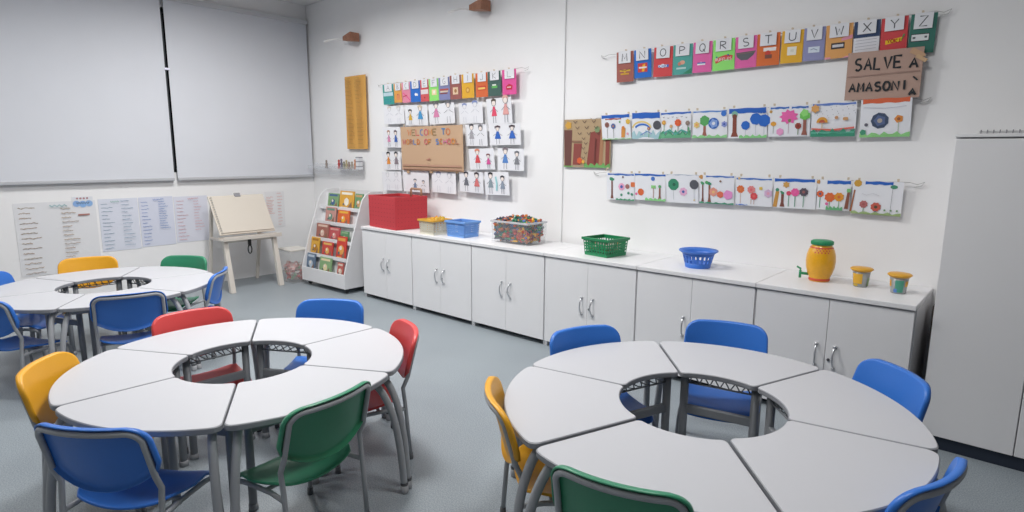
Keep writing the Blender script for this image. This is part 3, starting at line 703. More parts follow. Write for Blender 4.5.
o = s.build('welcome_sign', (x, YL-.026, zb), 0, .03); tag(o, 'brown cardboard sign with colourful WELCOME TO letters among the drawings', 'sign')
for u in (408, 431, 457):
    q = on_y(u, 172, YL-.02); tag(MB().box((-.022,0,-.012),(.022,.003,.022)).build('tape_tab', mat('b89c7c', .7), loc=(q.x, YL-.02, q.z)), 'brown paper tab under the lower edge of the brown welcome sign', 'tape', 'tabs under the welcome sign')
for u in (404, 461):
    q = on_y(u, 126, YL-.02); peg(q.x, YL-.02, q.z, 'wooden clothes peg at a top corner of the brown welcome sign', 'pegs on the welcome sign')

# ---- right wall: two rows of landscape drawings
def tree(s, u, tw, top, tr, tc='8c5848', gc='56a070', base=.05, ry=.8):
    s.poly([(u-tw, base), (u+tw, base), (u+tw*.55, base+.15), (u+tw*.5, top), (u-tw*.5, top), (u-tw*.55, base+.15)], tc)
    if tr: s.disc(u, top, tr, gc, 12, .18, ry); s.disc(u-.03, top+.04, tr*.7, gc, 10, .2, ry)
def flower(s, u, v, r, c, cc='e8c060', stem='6fae74', base=.06, jag=.2):
    s.line([(u, base), (u+.004, v)], .022, stem); s.disc(u, v, r, c, 16, jag); s.disc(u, v, r*.4, cc, 8)
def bird(s, u, v, c='3c4048', k=.03): s.line([(u-k, v+k*1.2), (u, v), (u+k, v+k*1.2)], .014, c)
def grass(s, c, h=.06, a=0, b=1):
    n = 12; s.poly([(a, .0)]+[(a+(b-a)*i/n, h*(1+.5*math.sin(i*2.3))) for i in range(n+1)]+[(b, .0)], c)
def sky(s, c, y0, y1, a=.02, b=.98): n = 10; s.poly([(a+(b-a)*i/n, y1-.01*math.sin(i)) for i in range(n+1)]+[(b-(b-a)*i/n, y0+.012*math.sin(i*1.7)) for i in range(n+1)], c)
BL = '2f66c0'
def r1(s): sky(s,BL,.86,.99); sky(s,'b06050',.8,.85,.15,.7); flower(s,.2,.6,.1,'8e6058','6e4c48','a4a4a4'); flower(s,.42,.54,.1,'5a6ca0','c08050','a4a4a4'); s.poly([(.68,.08),(.8,.08),(.84,.45),(.7,.42)],'d8944c'); s.disc(.76,.46,.07,'d8843c'); s.disc(.93,.7,.09,'e0b850',12,.3); s.disc(.65,.7,.04,'78a878'); s.disc(.9,.22,.05,'e8a0b8'); grass(s,'a4d09c',.04)
def r2(s):
    sky(s,BL,.78,1.0); s.line(arc_(.35,.38,.33,.28,10,170),.06,'e8cc80'); s.line(arc_(.37,.32,.28,.24,10,150),.07,'3c74cc'); s.disc(.88,.52,.17,'55565e'); grass(s,'a8ccd4',.24); flower(s,.6,.4,.06,'a06c74'); s.line([(.3,.15),(.55,.3),(.7,.2)],.03,'6c90c8'); s.poly([(.92,.0),(1,.0),(1,.3)],'5ca878')
def r3(s):
    sky(s,BL,.9,.97,.0,1); [bird(s,.1+.15*i,.78-.04*(i%2)) for i in range(6)]; flower(s,.1,.6,.08,'d8a050'); flower(s,.35,.45,.06,'c8a080'); flower(s,.58,.58,.12,'dc6038','e07048','889070'); flower(s,.9,.55,.08,'8c7c74','a08c80','787870')
    grass(s,'4c9a78',.22); grass(s,'6cb48c',.14); s.line([(.1,.2),(.3,.32),(.5,.14),(.7,.3),(.9,.2)],.06,'58a8a0'); s.line([(.95,.1),(.93,.4)],.05,'58a070')
def r4(s):
    sky(s,'5c8cd0',.92,.97); tree(s,.36,.07,.62,.17,'a4685c','5ca864',.08,1); s.disc(.62,.52,.2,'3466b8'); s.disc(.62,.52,.13,'88a4dc',10,.4); s.disc(.62,.52,.06,'e0e4f0'); s.disc(.92,.48,.09,'8c98d0',12,.3); s.disc(.92,.48,.04,'3c58a8'); s.disc(.9,.86,.1,'4078cc'); s.disc(.13,.48,.1,'e0c880',12,.3); s.disc(.13,.48,.05,'e8a060'); grass(s,'94d494',.09)
def r5(s):
    sky(s,BL,.82,.98,.02,.97); tree(s,.17,.1,.72,0,'8a4c40'); s.disc(.17,.8,.1,'84b8a4',12,.1); s.disc(.17,.72,.08,'7c4a40'); 
    for u, v, r in ((.46,.42,.14),(.72,.62,.18),(.93,.56,.19)): s.line([(u,.1),(u,v)],.012,'b0b8c0'); s.disc(u,v,r,'2f6cc8',14,.08)
    grass(s,'8cd48c',.08,.3,1); sky(s,BL,.8,.86,.78,.98)
def r6(s):
    sky(s,'4474c4',.9,.96,.05,.5); sky(s,'4474c4',.9,.96,.56,.95); s.disc(.06,.82,.05,'c8a060'); s.disc(.13,.42,.09,'e0a040',12,.1,.8); s.line([(.13,.1),(.13,.35)],.02,'a0a8a0'); s.disc(.5,.64,.22,'e868ac',18,.4,.8); s.disc(.52,.52,.05,'7c8c58'); s.line([(.5,.1),(.5,.45)],.015,'c0a0b0'); s.disc(.3,.16,.11,'e8a0cc',12,.15)
    flower(s,.73,.34,.09,'9c4840','84382f','6c8c60'); tree(s,.88,.07,.66,.15,'9c6458','74c860'); s.disc(.87,.75,.1,'94dc7c',10,.3)
def r7(s):
    sky(s,'6484cc',.92,.98); [s.disc(.08+.12*(i % 8)+.03*(i//8),.86-.12*(i//8)+.03*(i%3),.012,'9c9ca8',6) for i in range(28)]; s.disc(.09,.84,.1,'dca464',12,.3); s.poly(arc_(.26,.42,.13,.17,0,180,10),'e0a040'); s.poly(arc_(.26,.42,.07,.09,0,180,8),'c06048'); s.line([(.26,.25),(.26,.42)],.03,'d8c0a0')
    s.disc(.58,.56,.05,'c89870'); s.disc(.78,.52,.07,'d0a070',8,.2,.7); s.line([(.02,.24),(.5,.2),(.98,.26)],.05,'dc6c60'); grass(s,'3f9478',.17); sky(s,'64b49c',.1,.15)
def r8(s):
    s.k += 1; sky(s,'dc6a48',.9,1.02,.04,.96); s.disc(.4,.44,.2,'44526c',18,.08); s.disc(.4,.44,.12,'5c6c94',10,.3); s.disc(.4,.44,.06,'b0a8a0'); s.disc(.77,.47,.09,'e09048',10,.2); s.line([(.77,.1),(.77,.4)],.014,'a8b8a0'); s.disc(.77,.47,.04,'a06040'); s.disc(.13,.34,.045,'6c6c78'); grass(s,'94d48c',.1); s.disc(.07,.14,.07,'4c9a7c',10,.2); s.line([(.06,.8),(.5,.76),(.9,.8)],.01,'b4b4c4')
def q1(s): sky(s,'3c6cbc',.92,.98,.05,.98); tree(s,.2,.055,.76,.1,'7c5048','3f9070',.04,.5); s.disc(.55,.5,.13,'e8a8c8',14,.1); s.disc(.55,.5,.06,'4868b0'); s.disc(.76,.52,.09,'a4706c'); s.disc(.95,.6,.09,'dc7848',8,.3); s.disc(.6,.86,.04,'7c6c74'); s.disc(.55,.2,.05,'4c9478'); s.disc(.8,.28,.05,'4c9478'); s.disc(.92,.24,.05,'4c9478'); grass(s,'4c9c74',.05,.35,1)
def q2(s): sky(s,BL,.92,.99,0,1); s.disc(.2,.3,.13,'dc6c40',14,.05); s.disc(.05,.22,.05,'e070a0'); s.disc(.6,.82,.08,'4c7ccc'); tree(s,.82,.05,.52,.0,'8c5c50'); s.disc(.82,.54,.06,'64a870'); s.disc(.62,.52,.09,'8cd084',8,.5,.6); s.line([(.62,.1),(.62,.5)],.03,'b08c80'); grass(s,'8cd48c',.08,.35,1)
def q3(s): sky(s,'a8b4c8',.97,.99); s.disc(.24,.64,.2,'3f9070',16,.05); s.disc(.26,.64,.06,'2c6450'); s.line([(.24,.1),(.24,.45)],.014,'b4bcc0'); s.disc(.55,.4,.13,'e4b0d0',14,.2); s.disc(.55,.4,.05,'4c70b0'); s.disc(.88,.66,.16,'5a5c64',16,.05); s.line([(.88,.1),(.88,.5)],.012,'b4bcc0'); s.disc(.88,.12,.03,'e0cc98')
def q4(s): sky(s,'4474c4',.93,.98,.2,1); s.disc(.05,.93,.07,'c89458',6,.3); tree(s,.1,.04,.7,.06,'7c5048','4c9c6c',.06,.7); tree(s,.3,.05,.7,.07,'8c5c50','3f9070',.06,.6); s.disc(.22,.74,.06,'54a468'); s.disc(.42,.42,.14,'e09888',12,.15); s.disc(.42,.42,.05,'e8c080'); s.disc(.62,.34,.11,'dc7058',12,.1); s.disc(.84,.34,.15,'e494cc',10,.15); s.disc(.62,.8,.04,'8c6c60'); grass(s,'4c9c7c',.05)
def q5(s): sky(s,'4474c4',.9,.95); flower(s,.14,.56,.12,'dc7444','dc8050','c4a8a0'); flower(s,.44,.56,.12,'e08888','dc6870','c4a8a0'); flower(s,.52,.34,.11,'d85058','e07068','c4a8a0'); s.disc(.7,.62,.05,'e0c060',8,.4); s.disc(.9,.46,.12,'d8b8d8',12,.2); s.disc(.9,.46,.05,'e8a8c0'); s.disc(.1,.94,.04,'e0c080'); sky(s,'4c7ccc',.01,.04,.02,.35)
def q6(s):
    sky(s,BL,.88,.98,.02,.96); s.poly([(-.01,.02),(.09,.02),(.14,.55),(.05,.55)],'c8944c'); s.disc(.09,.6,.06,'4c9478'); tree(s,.22,.06,.5,.05,'7c4c44','3f8c68',.04); s.disc(.3,.78,.08,'d0a058',12,.5); flower(s,.37,.5,.07,'d84c68','d85070','4c9474'); flower(s,.52,.54,.12,'e860a0','e868a8','4c9474'); flower(s,.72,.56,.12,'5c5460','a06868','4c9474')
def q7(s): sky(s,'2f66c0',.86,.97,.3,1); s.disc(.02,.92,.06,'c89458',6,.4); flower(s,.1,.52,.1,'dc6840','5c6488','4c9474'); flower(s,.4,.42,.14,'dc6c3c','dc7440','8cb08c'); flower(s,.68,.44,.13,'e09838','d87040','8cb08c'); s.disc(.32,.2,.05,'e070a8'); grass(s,'6cb480',.1,.3,.8); s.poly([(.85,.06),(.96,.06),(1.0,.62),(.92,.62)],'8c5848'); s.disc(.96,.66,.06,'84c484',8,.3)
def q8(s): sky(s,BL,.9,.99,.25,.8); s.disc(.1,.92,.1,'d0a044',14,.1); s.disc(.82,.85,.09,'4c9474',12,.1,.6); s.poly([(-.03,.06),(.01,.06),(.06,.72),(.03,.72)],'a4684c'); flower(s,.25,.3,.1,'b87070','a85c5c','7c9c70'); flower(s,.5,.24,.12,'c86050','54503c','7c9c70'); s.disc(.5,.08,.04,'3c5c98'); grass(s,'a0b880',.07); [s.disc(.68+.12*i,.16,.03,'78a070',6) for i in range(3)]; s.line([(.79,.05),(.8,.8)],.01,'8c8c94'); s.line([(.2,.62),(.3,.58),(.42,.64),(.55,.58)],.01,'c4c4cc')
ROWA = [(603,632,114.5,139.5,r1,'orange animal and brown flowers, leftmost of the upper row'),(632.5,661.5,112.5,139,r2,'a blue rainbow and a dark grey disc'),(662,692,111.5,138,r3,'black birds above green bushes and a red flower'),(693,728,110,138,r4,'a green tree beside a blue ring flower'),(729,768,107.5,138,r5,'a thick brown trunk and three solid blue flowers'),
        (769,811,105.5,136.5,r6,'a bright pink burst flower and a brown tree'),(812,857,102.5,136.5,r7,'an orange mushroom over red and green ground bands'),(861,912,99,137,r8,'a large dark blue flower under a red-orange sky band')]
ROWB = [(607,635,173,200,q1,'a tall palm-like tree, pink and brown flowers, leftmost of the lower row'),(635.5,666.5,173.5,200.5,q2,'a single orange flower and small trees'),(667,699.5,174,203,q3,'a green disc flower and a dark grey disc flower'),(700,735,175,204,q4,'two thin trees and pink blossoms'),(736,773,176.5,206,q5,'orange and red round flowers'),
        (774,817,178,208.5,q6,'a row of pink, red and dark flowers on green stems'),(817.5,851,179.5,210,q7,'two orange flowers and a slanting brown trunk'),(852,903,181,215,q8,'a yellow sun and small red flowers, rightmost of the lower row')]
for row, nm in ((ROWA, 'upper'), (ROWB, 'lower')):
    for u0, u1, v0, v1, fn, lab in row:
        x, zb, w, h = px_rect(u0, v0, u1, v1, YR)
        s = Sheet(w*.99, h, 'e9ebf1', curl=.004); fn(s)
        o = s.build('landscape_drawing', (x, YR-random.uniform(0, .008), zb), 0, random.uniform(.06, .14)); o.rotation_euler.y = random.uniform(-.015, .015)
        tag(o, 'childs drawing with '+lab, 'drawing', nm+' row of landscape drawings on the right wall')
        for f in (.12, .88): peg(x+(f-.5)*w, YR-.004, zb+h, 'small wooden clothes peg on the %s row of landscape drawings' % nm, 'pegs on the %s drawing row' % nm)
for (p0, p1, lab) in (((597,118),(916,98.5),'upper'), ((600,172.5),(910,182.5),'lower')):
    a, b = on_y(*p0, YR), on_y(*p1, YR)
    cord('hanging_string', [a+(b-a)*i/12+Vector((0, .003, 0)) for i in range(13)], 'thin pale string holding the %s row of landscape drawings' % lab)

# forest painting
x, zb, w, h = px_rect(564.5, 119, 611, 167.5, -.02)
s = Sheet(w, h, 'b09878', .003)
s.rect(0,0,1,.05,'a8957c'); s.poly([(.02,0),(.16,0),(.18,.78),(.0,.78)],'6c4640'); s.poly([(.2,.05),(.36,.05),(.4,.5),(.22,.5)],'8c4a44'); s.poly([(.5,0),(.84,0),(.86,.8),(.58,.72)],'8a4842'); s.poly([(.76,0),(.84,0),(.86,.85),(.8,.85)],'a87c5c'); s.poly([(.9,0),(.98,0),(.98,.6),(.9,.6)],'8c4c44')
s.rect(.0,.0,.2,.03,'6ea05c'); grass(s,'6ea862',.07,.45,1); s.disc(.1,.88,.07,'d0a048',10,.3); s.disc(.72,.78,.06,'80946c',10,.2); s.disc(.94,.84,.05,'6ea05c'); s.rect(.18,.52,.4,.56,'8c6c58')
for i in range(11): bird(s, .25+.2*(i % 4)+.05*(i//4), .92-.12*(i//4), '5c4a44', .04)
for i in range(5): bird(s, .44+.05*(i%2), .58-.1*i, '5c4a44', .035)
s.disc(.36,.14,.06,'d8643c',12,.2); s.disc(.44,.12,.035,'e0b050',10,.2); s.line([(.68,.1),(.7,.6)],.02,'6c3c38')
o = s.build('forest_painting', (x, -.02, zb), 0, .02); tag(o, 'brown painting of a forest with thick red-brown trunks, left of the landscape rows', 'painting')
q = on_y(607, 169, -.03); peg(q.x, -.035, q.z, 'tilted wooden clothes peg at the lower right corner of the forest painting', 'peg on the forest painting').rotation_euler = (0, .7, 0)

# SALVE A AMAZONIA sign
a, b, c_, d_ = on_y(848, 54, -.062), on_y(924, 46, -.06), on_y(845, 100.5, -.06), on_y(920, 97, -.06)
w = ((b.x-a.x)+(d_.x-c_.x))/2; h = ((a.z-c_.z)+(b.z-d_.z))/2
s = Sheet(w, h, 'b4978a', .005)
INK = '2c3034'
s.text('SALVE', .11, .62, .095, .24, .045, INK, gap=.38, jit=.03); s.text('A', .84, .60, .1, .18, .045, INK)
s.text('AMASONI', .06, .17, .082, .18, .042, INK, gap=.42, jit=.03); s.text('A', .87, .05, .08, .12, .05, INK); s.line([(.9,.42),(.96,.34)],.03,INK)
s.line([(.02,.49),(.98,.53)],.012,'8c7068')
s.poly([(.86,1.0),(1.02,.86),(1.03,.80),(.95,.80),(.82,.9)],'c4a080'); s.poly([(.93,.86),(1.06,.74),(1.03,.68),(.9,.8)],'c8a884')
o = s.build('cardboard_sign', ((a.x+c_.x+b.x+d_.x)/4, -.062, (c_.z+d_.z)/2), 0, .02); o.rotation_euler.y = -.0
tag(o, 'brown cardboard sign lettered SALVE A AMASONIA over the right end of the cards', 'sign')

# orange chart
x, zb, w, h = px_rect(346, 75.5, 366.5, 149, -.056)
s = Sheet(w, h, 'd6a254', .006)
for i in range(52):
    v = .02+.0185*i
    for u0 in (.1, .56): s.line([(u0, v), (u0+random.uniform(.2, .34), v)], .0055, 'b98c50' if i % 3 else 'a8834a')
s.disc(.72,.985,.006,'d05040',6)
tag(s.build('word_chart', (x, -.057, zb)), 'tall narrow orange chart covered in small writing, left of the alphabet cards', 'chart')

# wall lamps : wooden block with a thin white arm
def wall_lamp(bl, br, tip, label):
    a, b = on_y(*bl, -.05), on_y(*br, -.05); t = thing('wall_bracket', label, 'wall bracket', ((a.x+b.x)/2, -.05, (a.z+b.z)/2))
    hw = (b.x-a.x)/2
    MB().hexa([(-hw,-.07,-.022),(-hw,0,-.022),(-hw,0,.026),(-hw,-.07,.026)], [(hw,-.13,-.055),(hw,0,-.055),(hw,0,.045),(hw,-.13,.045)]).build('wooden_block', mat('9c6c54', .6, noise=.15, nscale=25), t, bevel=.003)
    T0 = Vector((-hw-.02, -.04, -.01)); tp = on_y(*tip, -.33)-Vector(t.location)
    m = MB(); n = 10; vs = []
    for i in range(n+1):
        q = i/n; P = T0.lerp(tp, q)+Vector((0, 0, .02*math.sin(q*PI)))
        for dy, dz in ((0, -.008), (.03, -.006), (.03, .004), (0, .006)): vs.append((P.x, P.y+dy, P.z+dz))
    fs = [(i*4+k, i*4+(k+1) % 4, (i+1)*4+(k+1) % 4, (i+1)*4+k) for i in range(n) for k in range(4)]+[(3,2,1,0), tuple(n*4+k for k in range(4))]
    m.add(vs, fs).build('arm', mat('f2f2f2', .4), t)
wall_lamp((347.5,38.3),(359.3,38.3),(323.5,41.5),'small wooden wall bracket with white arm high near the room corner')
wall_lamp((474,7.3),(490.8,7.3),(447.5,12),'small wooden wall bracket with white arm at the top above the alphabet cards')

# clear ledge with small figures
lx0, lx1, lz = .08, 1.24, 1.395
t = thing('clear_ledge', 'clear acrylic wall ledge near the room corner under the orange chart', 'ledge', ((lx0+lx1)/2, -.05, lz))
hw = (lx1-lx0)/2; ACR = mat('dfe3ea', .15, alpha=.16)
MB().box((-hw, -.09, -.006), (hw, 0, 0)).build('shelf', ACR, t); MB().box((-hw, -.09, -.01), (hw, -.084, .03)).build('front_lip', ACR, t); MB().box((-hw, -.006, -.08), (hw, 0, .06)).build('back_plate', ACR, t)
figs = [(326,'8c8078','grey'),(338.5,'b0403c','red'),(341,'706c80','dark lilac'),(343.5,'8c8c7c','grey-green'),(346,'a89c7c','beige'),(348.5,'907c74','brown'),(351.5,'9c9488','pale grey'),(354.8,'b87850','orange-brown')]
for u, c, cn in figs:
    q = on_y(u, 165, -.10); hh = random.uniform(.09, .13)
    m = MB(); m.lathe([(0, 0), (.02, 0), (.021, .01), (.012, hh*.3), (.017, hh*.55), (.01, hh*.7), (.014, hh*.85), (.009, hh), (0, hh)], (0,0,0), 10)
    m.box((-.024, -.004, hh*.42), (.024, .004, hh*.5))
    tag(m.build('toy_figure', mat(c, .6), loc=(q.x, -.092, lz)), 'tiny '+cn+' toy figure standing on the clear wall ledge', 'toy figure', 'toy figures on the clear ledge')
q = on_y(360.6, 168, -.10); m = MB(); m.box((-.03, -.03, 0), (.03, .03, .15), 0)
for z in (.03, .09, .14): m.box((-.031, -.031, z), (.031, .031, z+.012), 1)
tag(m.build('striped_box', [mat('d8dadf', .6), mat('8c8e94', .6)], loc=(min(q.x, lx1-.035), -.091, lz)), 'small white box with grey bands at the right end of the clear ledge', 'box')

# ---------------------------------------------------------------- left wall writing sheets
def scribble_sheet(y0, y1, z0, z1, cols, label, n, base='d0d3da', head=None, w=.0075, lean=0):
    s = Sheet(y1-y0, z1-z0, base, .002); k = (y1-y0)/(z1-z0)
    for ci, (u0, u1, c, s0, s1) in enumerate(cols):
        for i in range(n):
            v = s1-(s1-s0)*i/(n-1); L = random.uniform(.45, 1)*(u1-u0); pts = []; m = 12
            for j in range(m): pts.append((u0+.015*i/n*lean+L*j/m, v+random.uniform(-.007, .007)))
            s.line(pts, w, c[i % len(c)])
            s.line([(p[0]+.01, p[1]+.006*(-1)**j) for j, p in enumerate(pts[::2])], w*.7, c[(i+1) % len(c)])
    if head: s.line([(head[0]+.03*j, .945+.012*(-1)**j) for j in range(head[1])], .014, head[2])
    o = s.build('writing_sheet', (.004, (y0+y1)/2, z0), PI/2); tag(o, label, 'writing sheet', 'writing sheets on the window wall'); return o
OC = ['b0a08c', 'a8a098', 'c0a48c', '9c9890', 'b8a098']
scribble_sheet(-3.29, -2.60, .345, 1.085, [(.05,.33,OC,.04,.93),(.55,.80,OC,.10,.90)], 'large pale sheet with two long columns of small grey-orange handwriting', 14, 'e2e3e6', (.42, 8, '90b4b8'))
scribble_sheet(-2.575, -2.20, .52, 1.09, [(.06,.40,['90a4c0','8cacb4'],.06,.90),(.56,.9,['90a8c4','9cb0bc'],.10,.95)], 'pale blue sheet with teal and blue handwriting, left of the all-blue one', 13, 'dadeea', (.3, 8, '8cb4ac'))
scribble_sheet(-2.19, -1.835, .53, 1.09, [(.06,.40,['7c98cc','88a0d0'],.06,.90),(.55,.92,['7c98cc','90a8d0'],.36,.95)], 'pale blue sheet with bold blue handwriting, middle of the row', 13, 'd7dbea', (.4, 6, '8c9ccc'))
scribble_sheet(-1.825, -1.45, .54, 1.08, [(.06,.45,['d8a8b0','d4a4ac'],.06,.90),(.56,.9,['d8acb4','d4a8b0'],.26,.95)], 'pale sheet with pink handwriting, just left of the easel', 12, 'dcdeea', (.4, 6, 'd4a0a8'))
a, b = on_x(266, 210, .01), on_x(285, 210, .01)
scribble_sheet(a.y, b.y, .62, 1.09, [(.05,.5,['e0a49c','dca49c'],.4,.85),(.6,.95,['dc9c94','e0a8a0'],.08,.95)], 'narrow sheet with red-orange handwriting right of the easel', 11, 'e8e8ea')
q0, q1_ = on_x(72, 201, .01), on_x(93, 201, .01)
w = q1_.y-q0.y; s = Sheet(w, .11, 'dfe2e8', .002); s.disc(.2,.35,.3,'8cb0e0'); s.disc(.5,.3,.32,'8cb4e4'); s.disc(.8,.35,.3,'90b4e0'); s.line([(.2+.06*j,.4+.08*(-1)**j) for j in range(11)],.09,'5c7088'); [s.disc(.25+.16*i,.85,.09,'b07c84',8) for i in range(4)]
tag(s.build('cloud_sticker', (.006, (q0.y+q1_.y)/2, 1.015), PI/2), 'small blue cloud-shaped card above the writing sheets', 'card')
q = on_x(84, 214.5, .01); tag(MB().box((0, -.05, -.008), (.006, .05, .008)).build('name_strip', mat('b08078', .7), loc=(.008, q.y, q.z)), 'tiny red-brown strip stuck on the largest writing sheet', 'strip')

# ---------------------------------------------------------------- easel
t = thing('easel', 'cream children\'s easel with tray and hanging clip against the window wall', 'easel', (.5, -1.23, 0))
CR = mat('d4cec6', .5, noise=.02, nscale=6); ox, oy = .5, -1.23
def E(x, y, z): return Vector((x-ox, y-oy, z))
y0, y1 = -1.575, -.915
bt, bb = Vector((.33, 0, 1.09)), Vector((.60, 0, .66))
dn = (bt-bb).normalized(); nn = Vector((dn.z, 0, -dn.x))
def slab(mb, ya, yb, s0, s1, n0, n1):
    q = lambda y, s_, n_: E(bb.x+dn.x*s_+nn.x*n_, y, bb.z+dn.z*s_+nn.z*n_)
    mb.hexa([q(ya, s0, n0), q(yb, s0, n0), q(yb, s1, n0), q(ya, s1, n0)], [q(ya, s0, n1), q(yb, s0, n1), q(yb, s1, n1), q(ya, s1, n1)]); return mb
Ls = (bt-bb).length
slab(MB(), y0, y1, 0, Ls, -.018, 0).build('board', mat('cfc7bb', .5, noise=.02, nscale=6), t, bevel=.004)
slab(MB(), y0+.03, y1-.015, .02, Ls-.015, .001, .012).build('paper_pad', mat('cfc8bd', .8), t, bevel=.002)
sp = MB()
for i in range(16):
    s_ = .02+(Ls-.05)*i/15; c0 = Vector((bb.x+dn.x*s_-ox, y0+.028-oy, bb.z+dn.z*s_)); sp.tube([c0+nn*(.006+.012*math.cos(k*PI/3))+Vector((0, .012*math.sin(k*PI/3), 0)) for k in range(6)], .0025, 5, closed=True)
sp.build('spiral_binding', mat('9a9a9e', .4), t)
slab(MB(), -1.27, -1.20, Ls-.03, Ls+.02, 0, .02).build('clamp', mat('8c8c90', .4), t, bevel=.003)
tr = MB(); tr.box(E(.56, y0-.01, .595), E(.70, y1+.03, .61)); tr.box(E(.69, y0-.01, .61), E(.70, y1+.03, .64)); tr.box(E(.56, y0-.01, .61), E(.57, y1+.03, .63))
tr.build('tray', CR, t, bevel=.003)
for y in (-1.535, -.95):
    l = MB(); l.hexa([E(.59, y-.025, .60), E(.64, y-.025, .60), E(.64, y+.025, .60), E(.59, y+.025, .60)], [E(.705, y-.03, 0), E(.765, y-.03, 0), E(.765, y+.03, 0), E(.705, y+.03, 0)]); l.build('leg', CR, t, bevel=.006)
    l = MB(); l.hexa([E(.33, y-.018, 1.05), E(.36, y-.018, 1.05), E(.36, y+.018, 1.05), E(.33, y+.018, 1.05)], [E(.10, y-.018, 0), E(.135, y-.018, 0), E(.135, y+.018, 0), E(.10, y+.018, 0)]); l.build('leg', CR, t, bevel=.005)
    MB().box(E(.24, y-.014, .575), E(.62, y+.014, .603)).build('side_rail', CR, t, bevel=.004)
MB().box(E(.60, y0+.02, .565), E(.625, y1-.02, .60)).build('front_rail', CR, t, bevel=.004)
for i, (yy, c, cn) in enumerate([(-1.36,'b84838','red'),(-1.03,'d88440','orange'),(-.99,'c86c60','pink')]):
    tag(MB().tube([(0,-.03,0),(0,.03,0)], .008, 8).build('chalk_stick', mat(c, .8), loc=(.64, yy, .619)), 'short '+cn+' chalk stick lying on the easel tray', 'chalk', 'chalk sticks on the easel tray')
cl = thing('hanging_clip', 'dark hanging clip looped under the easel tray', 'clip', (.64, -1.26, .42))
MB().box((-.006, -.02, .09), (.006, .02, .175)).build('clip_jaw', DARK, cl, bevel=.004)
MB().tube([(0, .022*math.sin(a), .05+.05*math.cos(a)) for a in [2*PI*k/14 for k in range(14)]], .007, 8, closed=True).build('loop', DARK, cl)

# storage box in the corner
def rbox_shell(mb, w, d, h, tw, th=.004, mi=0):
    """open box, tapered: w,d at base, tw extra at top"""
    a = lambda W, D, z: [(-W, -D, z), (W, -D, z), (W, D, z), (-W, D, z)]
    o0, o1, i1, i0 = a(w/2, d/2, 0), a(w/2+tw, d/2+tw, h), a(w/2+tw-th, d/2+tw-th, h), a(w/2-th, d/2-th, th)
    vs = o0+o1+i1+i0; fs = [(3,2,1,0)]
    for k in range(3):
        for i in range(4): j = (i+1) % 4; fs.append((k*4+i, k*4+j, (k+1)*4+j, (k+1)*4+i))
    fs.append((12,13,14,15)); mb.add(vs, fs, mi); return mb
t = thing('storage_box', 'tall clear storage box of pink and red toys in the room corner', 'storage box', (.63, -.70, 0))
rbox_shell(MB(), .28, .24, .40, .012).build('body', mat('dfe1e2', .3, alpha=.18), t); MB().box((-.158, -.138, .40), (.158, .138, .42)).build('lid', mat('e0ddd6', .35, alpha=.8), t, bevel=.006)
def jumble(name, label, cat, n, cx, cy, z0, w, d, h, cols, size, heap=0, seed=1, studs=True):
    rr = random.Random(seed); m = MB(); ms = [mat(c, .35) for c in cols]
    for i in range(n):
        z = z0+h*rr.random(); top = heap and rr.random() < .28
        x = (rr.random()-.5)*w; y = (rr.random()-.5)*d
        if top: 
            q = 1-(abs(x)/(w/2))**2; q2 = 1-(abs(y)/(d/2))**2; z = z0+h+heap*q*q2*rr.random()
        M = Matrix.Translation((x, y, z)) @ Matrix.Rotation(rr.random()*6.28, 4, (rr.random()-.5, rr.random()-.5, rr.random()+.01))
        a, b, c = (size*rr.choice((.5, 1, 1.4)), size*.5, size*.32); k = rr.randrange(len(cols))
        m.box((-a/2, -b/2, -c/2), (a/2, b/2, c/2), k, M)
        if studs:
            for s_ in (-.25, .25): m.box((a*s_-size*.1, -size*.1, c/2), (a*s_+size*.1, size*.1, c/2+size*.1), k, M)
    o = m.build(name, ms, loc=(cx, cy, 0)); tag(o, label, cat, None, 'stuff'); return o
jumble('toy_pile', 'jumbled pink, red and green toys inside the clear corner box', 'toys', 170, .63, -.70, .045, .20, .16, .17, ['d89890','c86c68','d8b0a8','88a880','e0d8d4','c85c58'], .07, 0, 3)

# ---------------------------------------------------------------- book display rack
rk = thing('book_rack', 'white tiered book display rack with curved sides beside the cabinets', 'book rack', (1.295, -.435, 0), math.radians(1.5))
RW, RD = .89, .58; WH = mat('e2e2e4', .45)
prof = [(0,.06),(0,.22),(.03,.32),(.06,.42),(.10,.55),(.14,.67),(.19,.81),(.24,.95),(.28,1.06),(.33,1.12),(.40,1.155),(.58,1.155),(.58,.06)]
def prof_d(z):
    for (d0, z0), (d1, z1) in zip(prof[1:10], prof[2:11]):
        if z0 <= z <= z1: return d0+(d1-d0)*(z-z0)/(z1-z0)
    return 0 if z < .2 else .33
for s_ in (-1, 1):
    m = MB(); x = s_*RW/2; xs = (x-.018, x) if s_ > 0 else (x, x+.018)
    n = len(prof); vs = [(xs[0], d-RD/2, z) for d, z in prof]+[(xs[1], d-RD/2, z) for d, z in prof]
    m.add(vs, [tuple(range(n)), tuple(n+i for i in reversed(range(n)))]+[(i, (i+1) % n, n+(i+1) % n, n+i) for i in range(n)]); m.build('side_panel', WH, rk, bevel=.002)
hw = RW/2-.018
MB().box((-hw, -RD/2+.004, .06), (hw, -RD/2+.02, .225)).build('front_panel', WH, rk, bevel=.002)
MB().box((-hw, RD/2-.012, .06), (hw, RD/2, 1.15)).build('back_panel', WH, rk)
MB().box((-hw, -RD/2+.02, .06), (hw, RD/2-.012, .072)).build('bottom_panel', WH, rk)
tiers = []
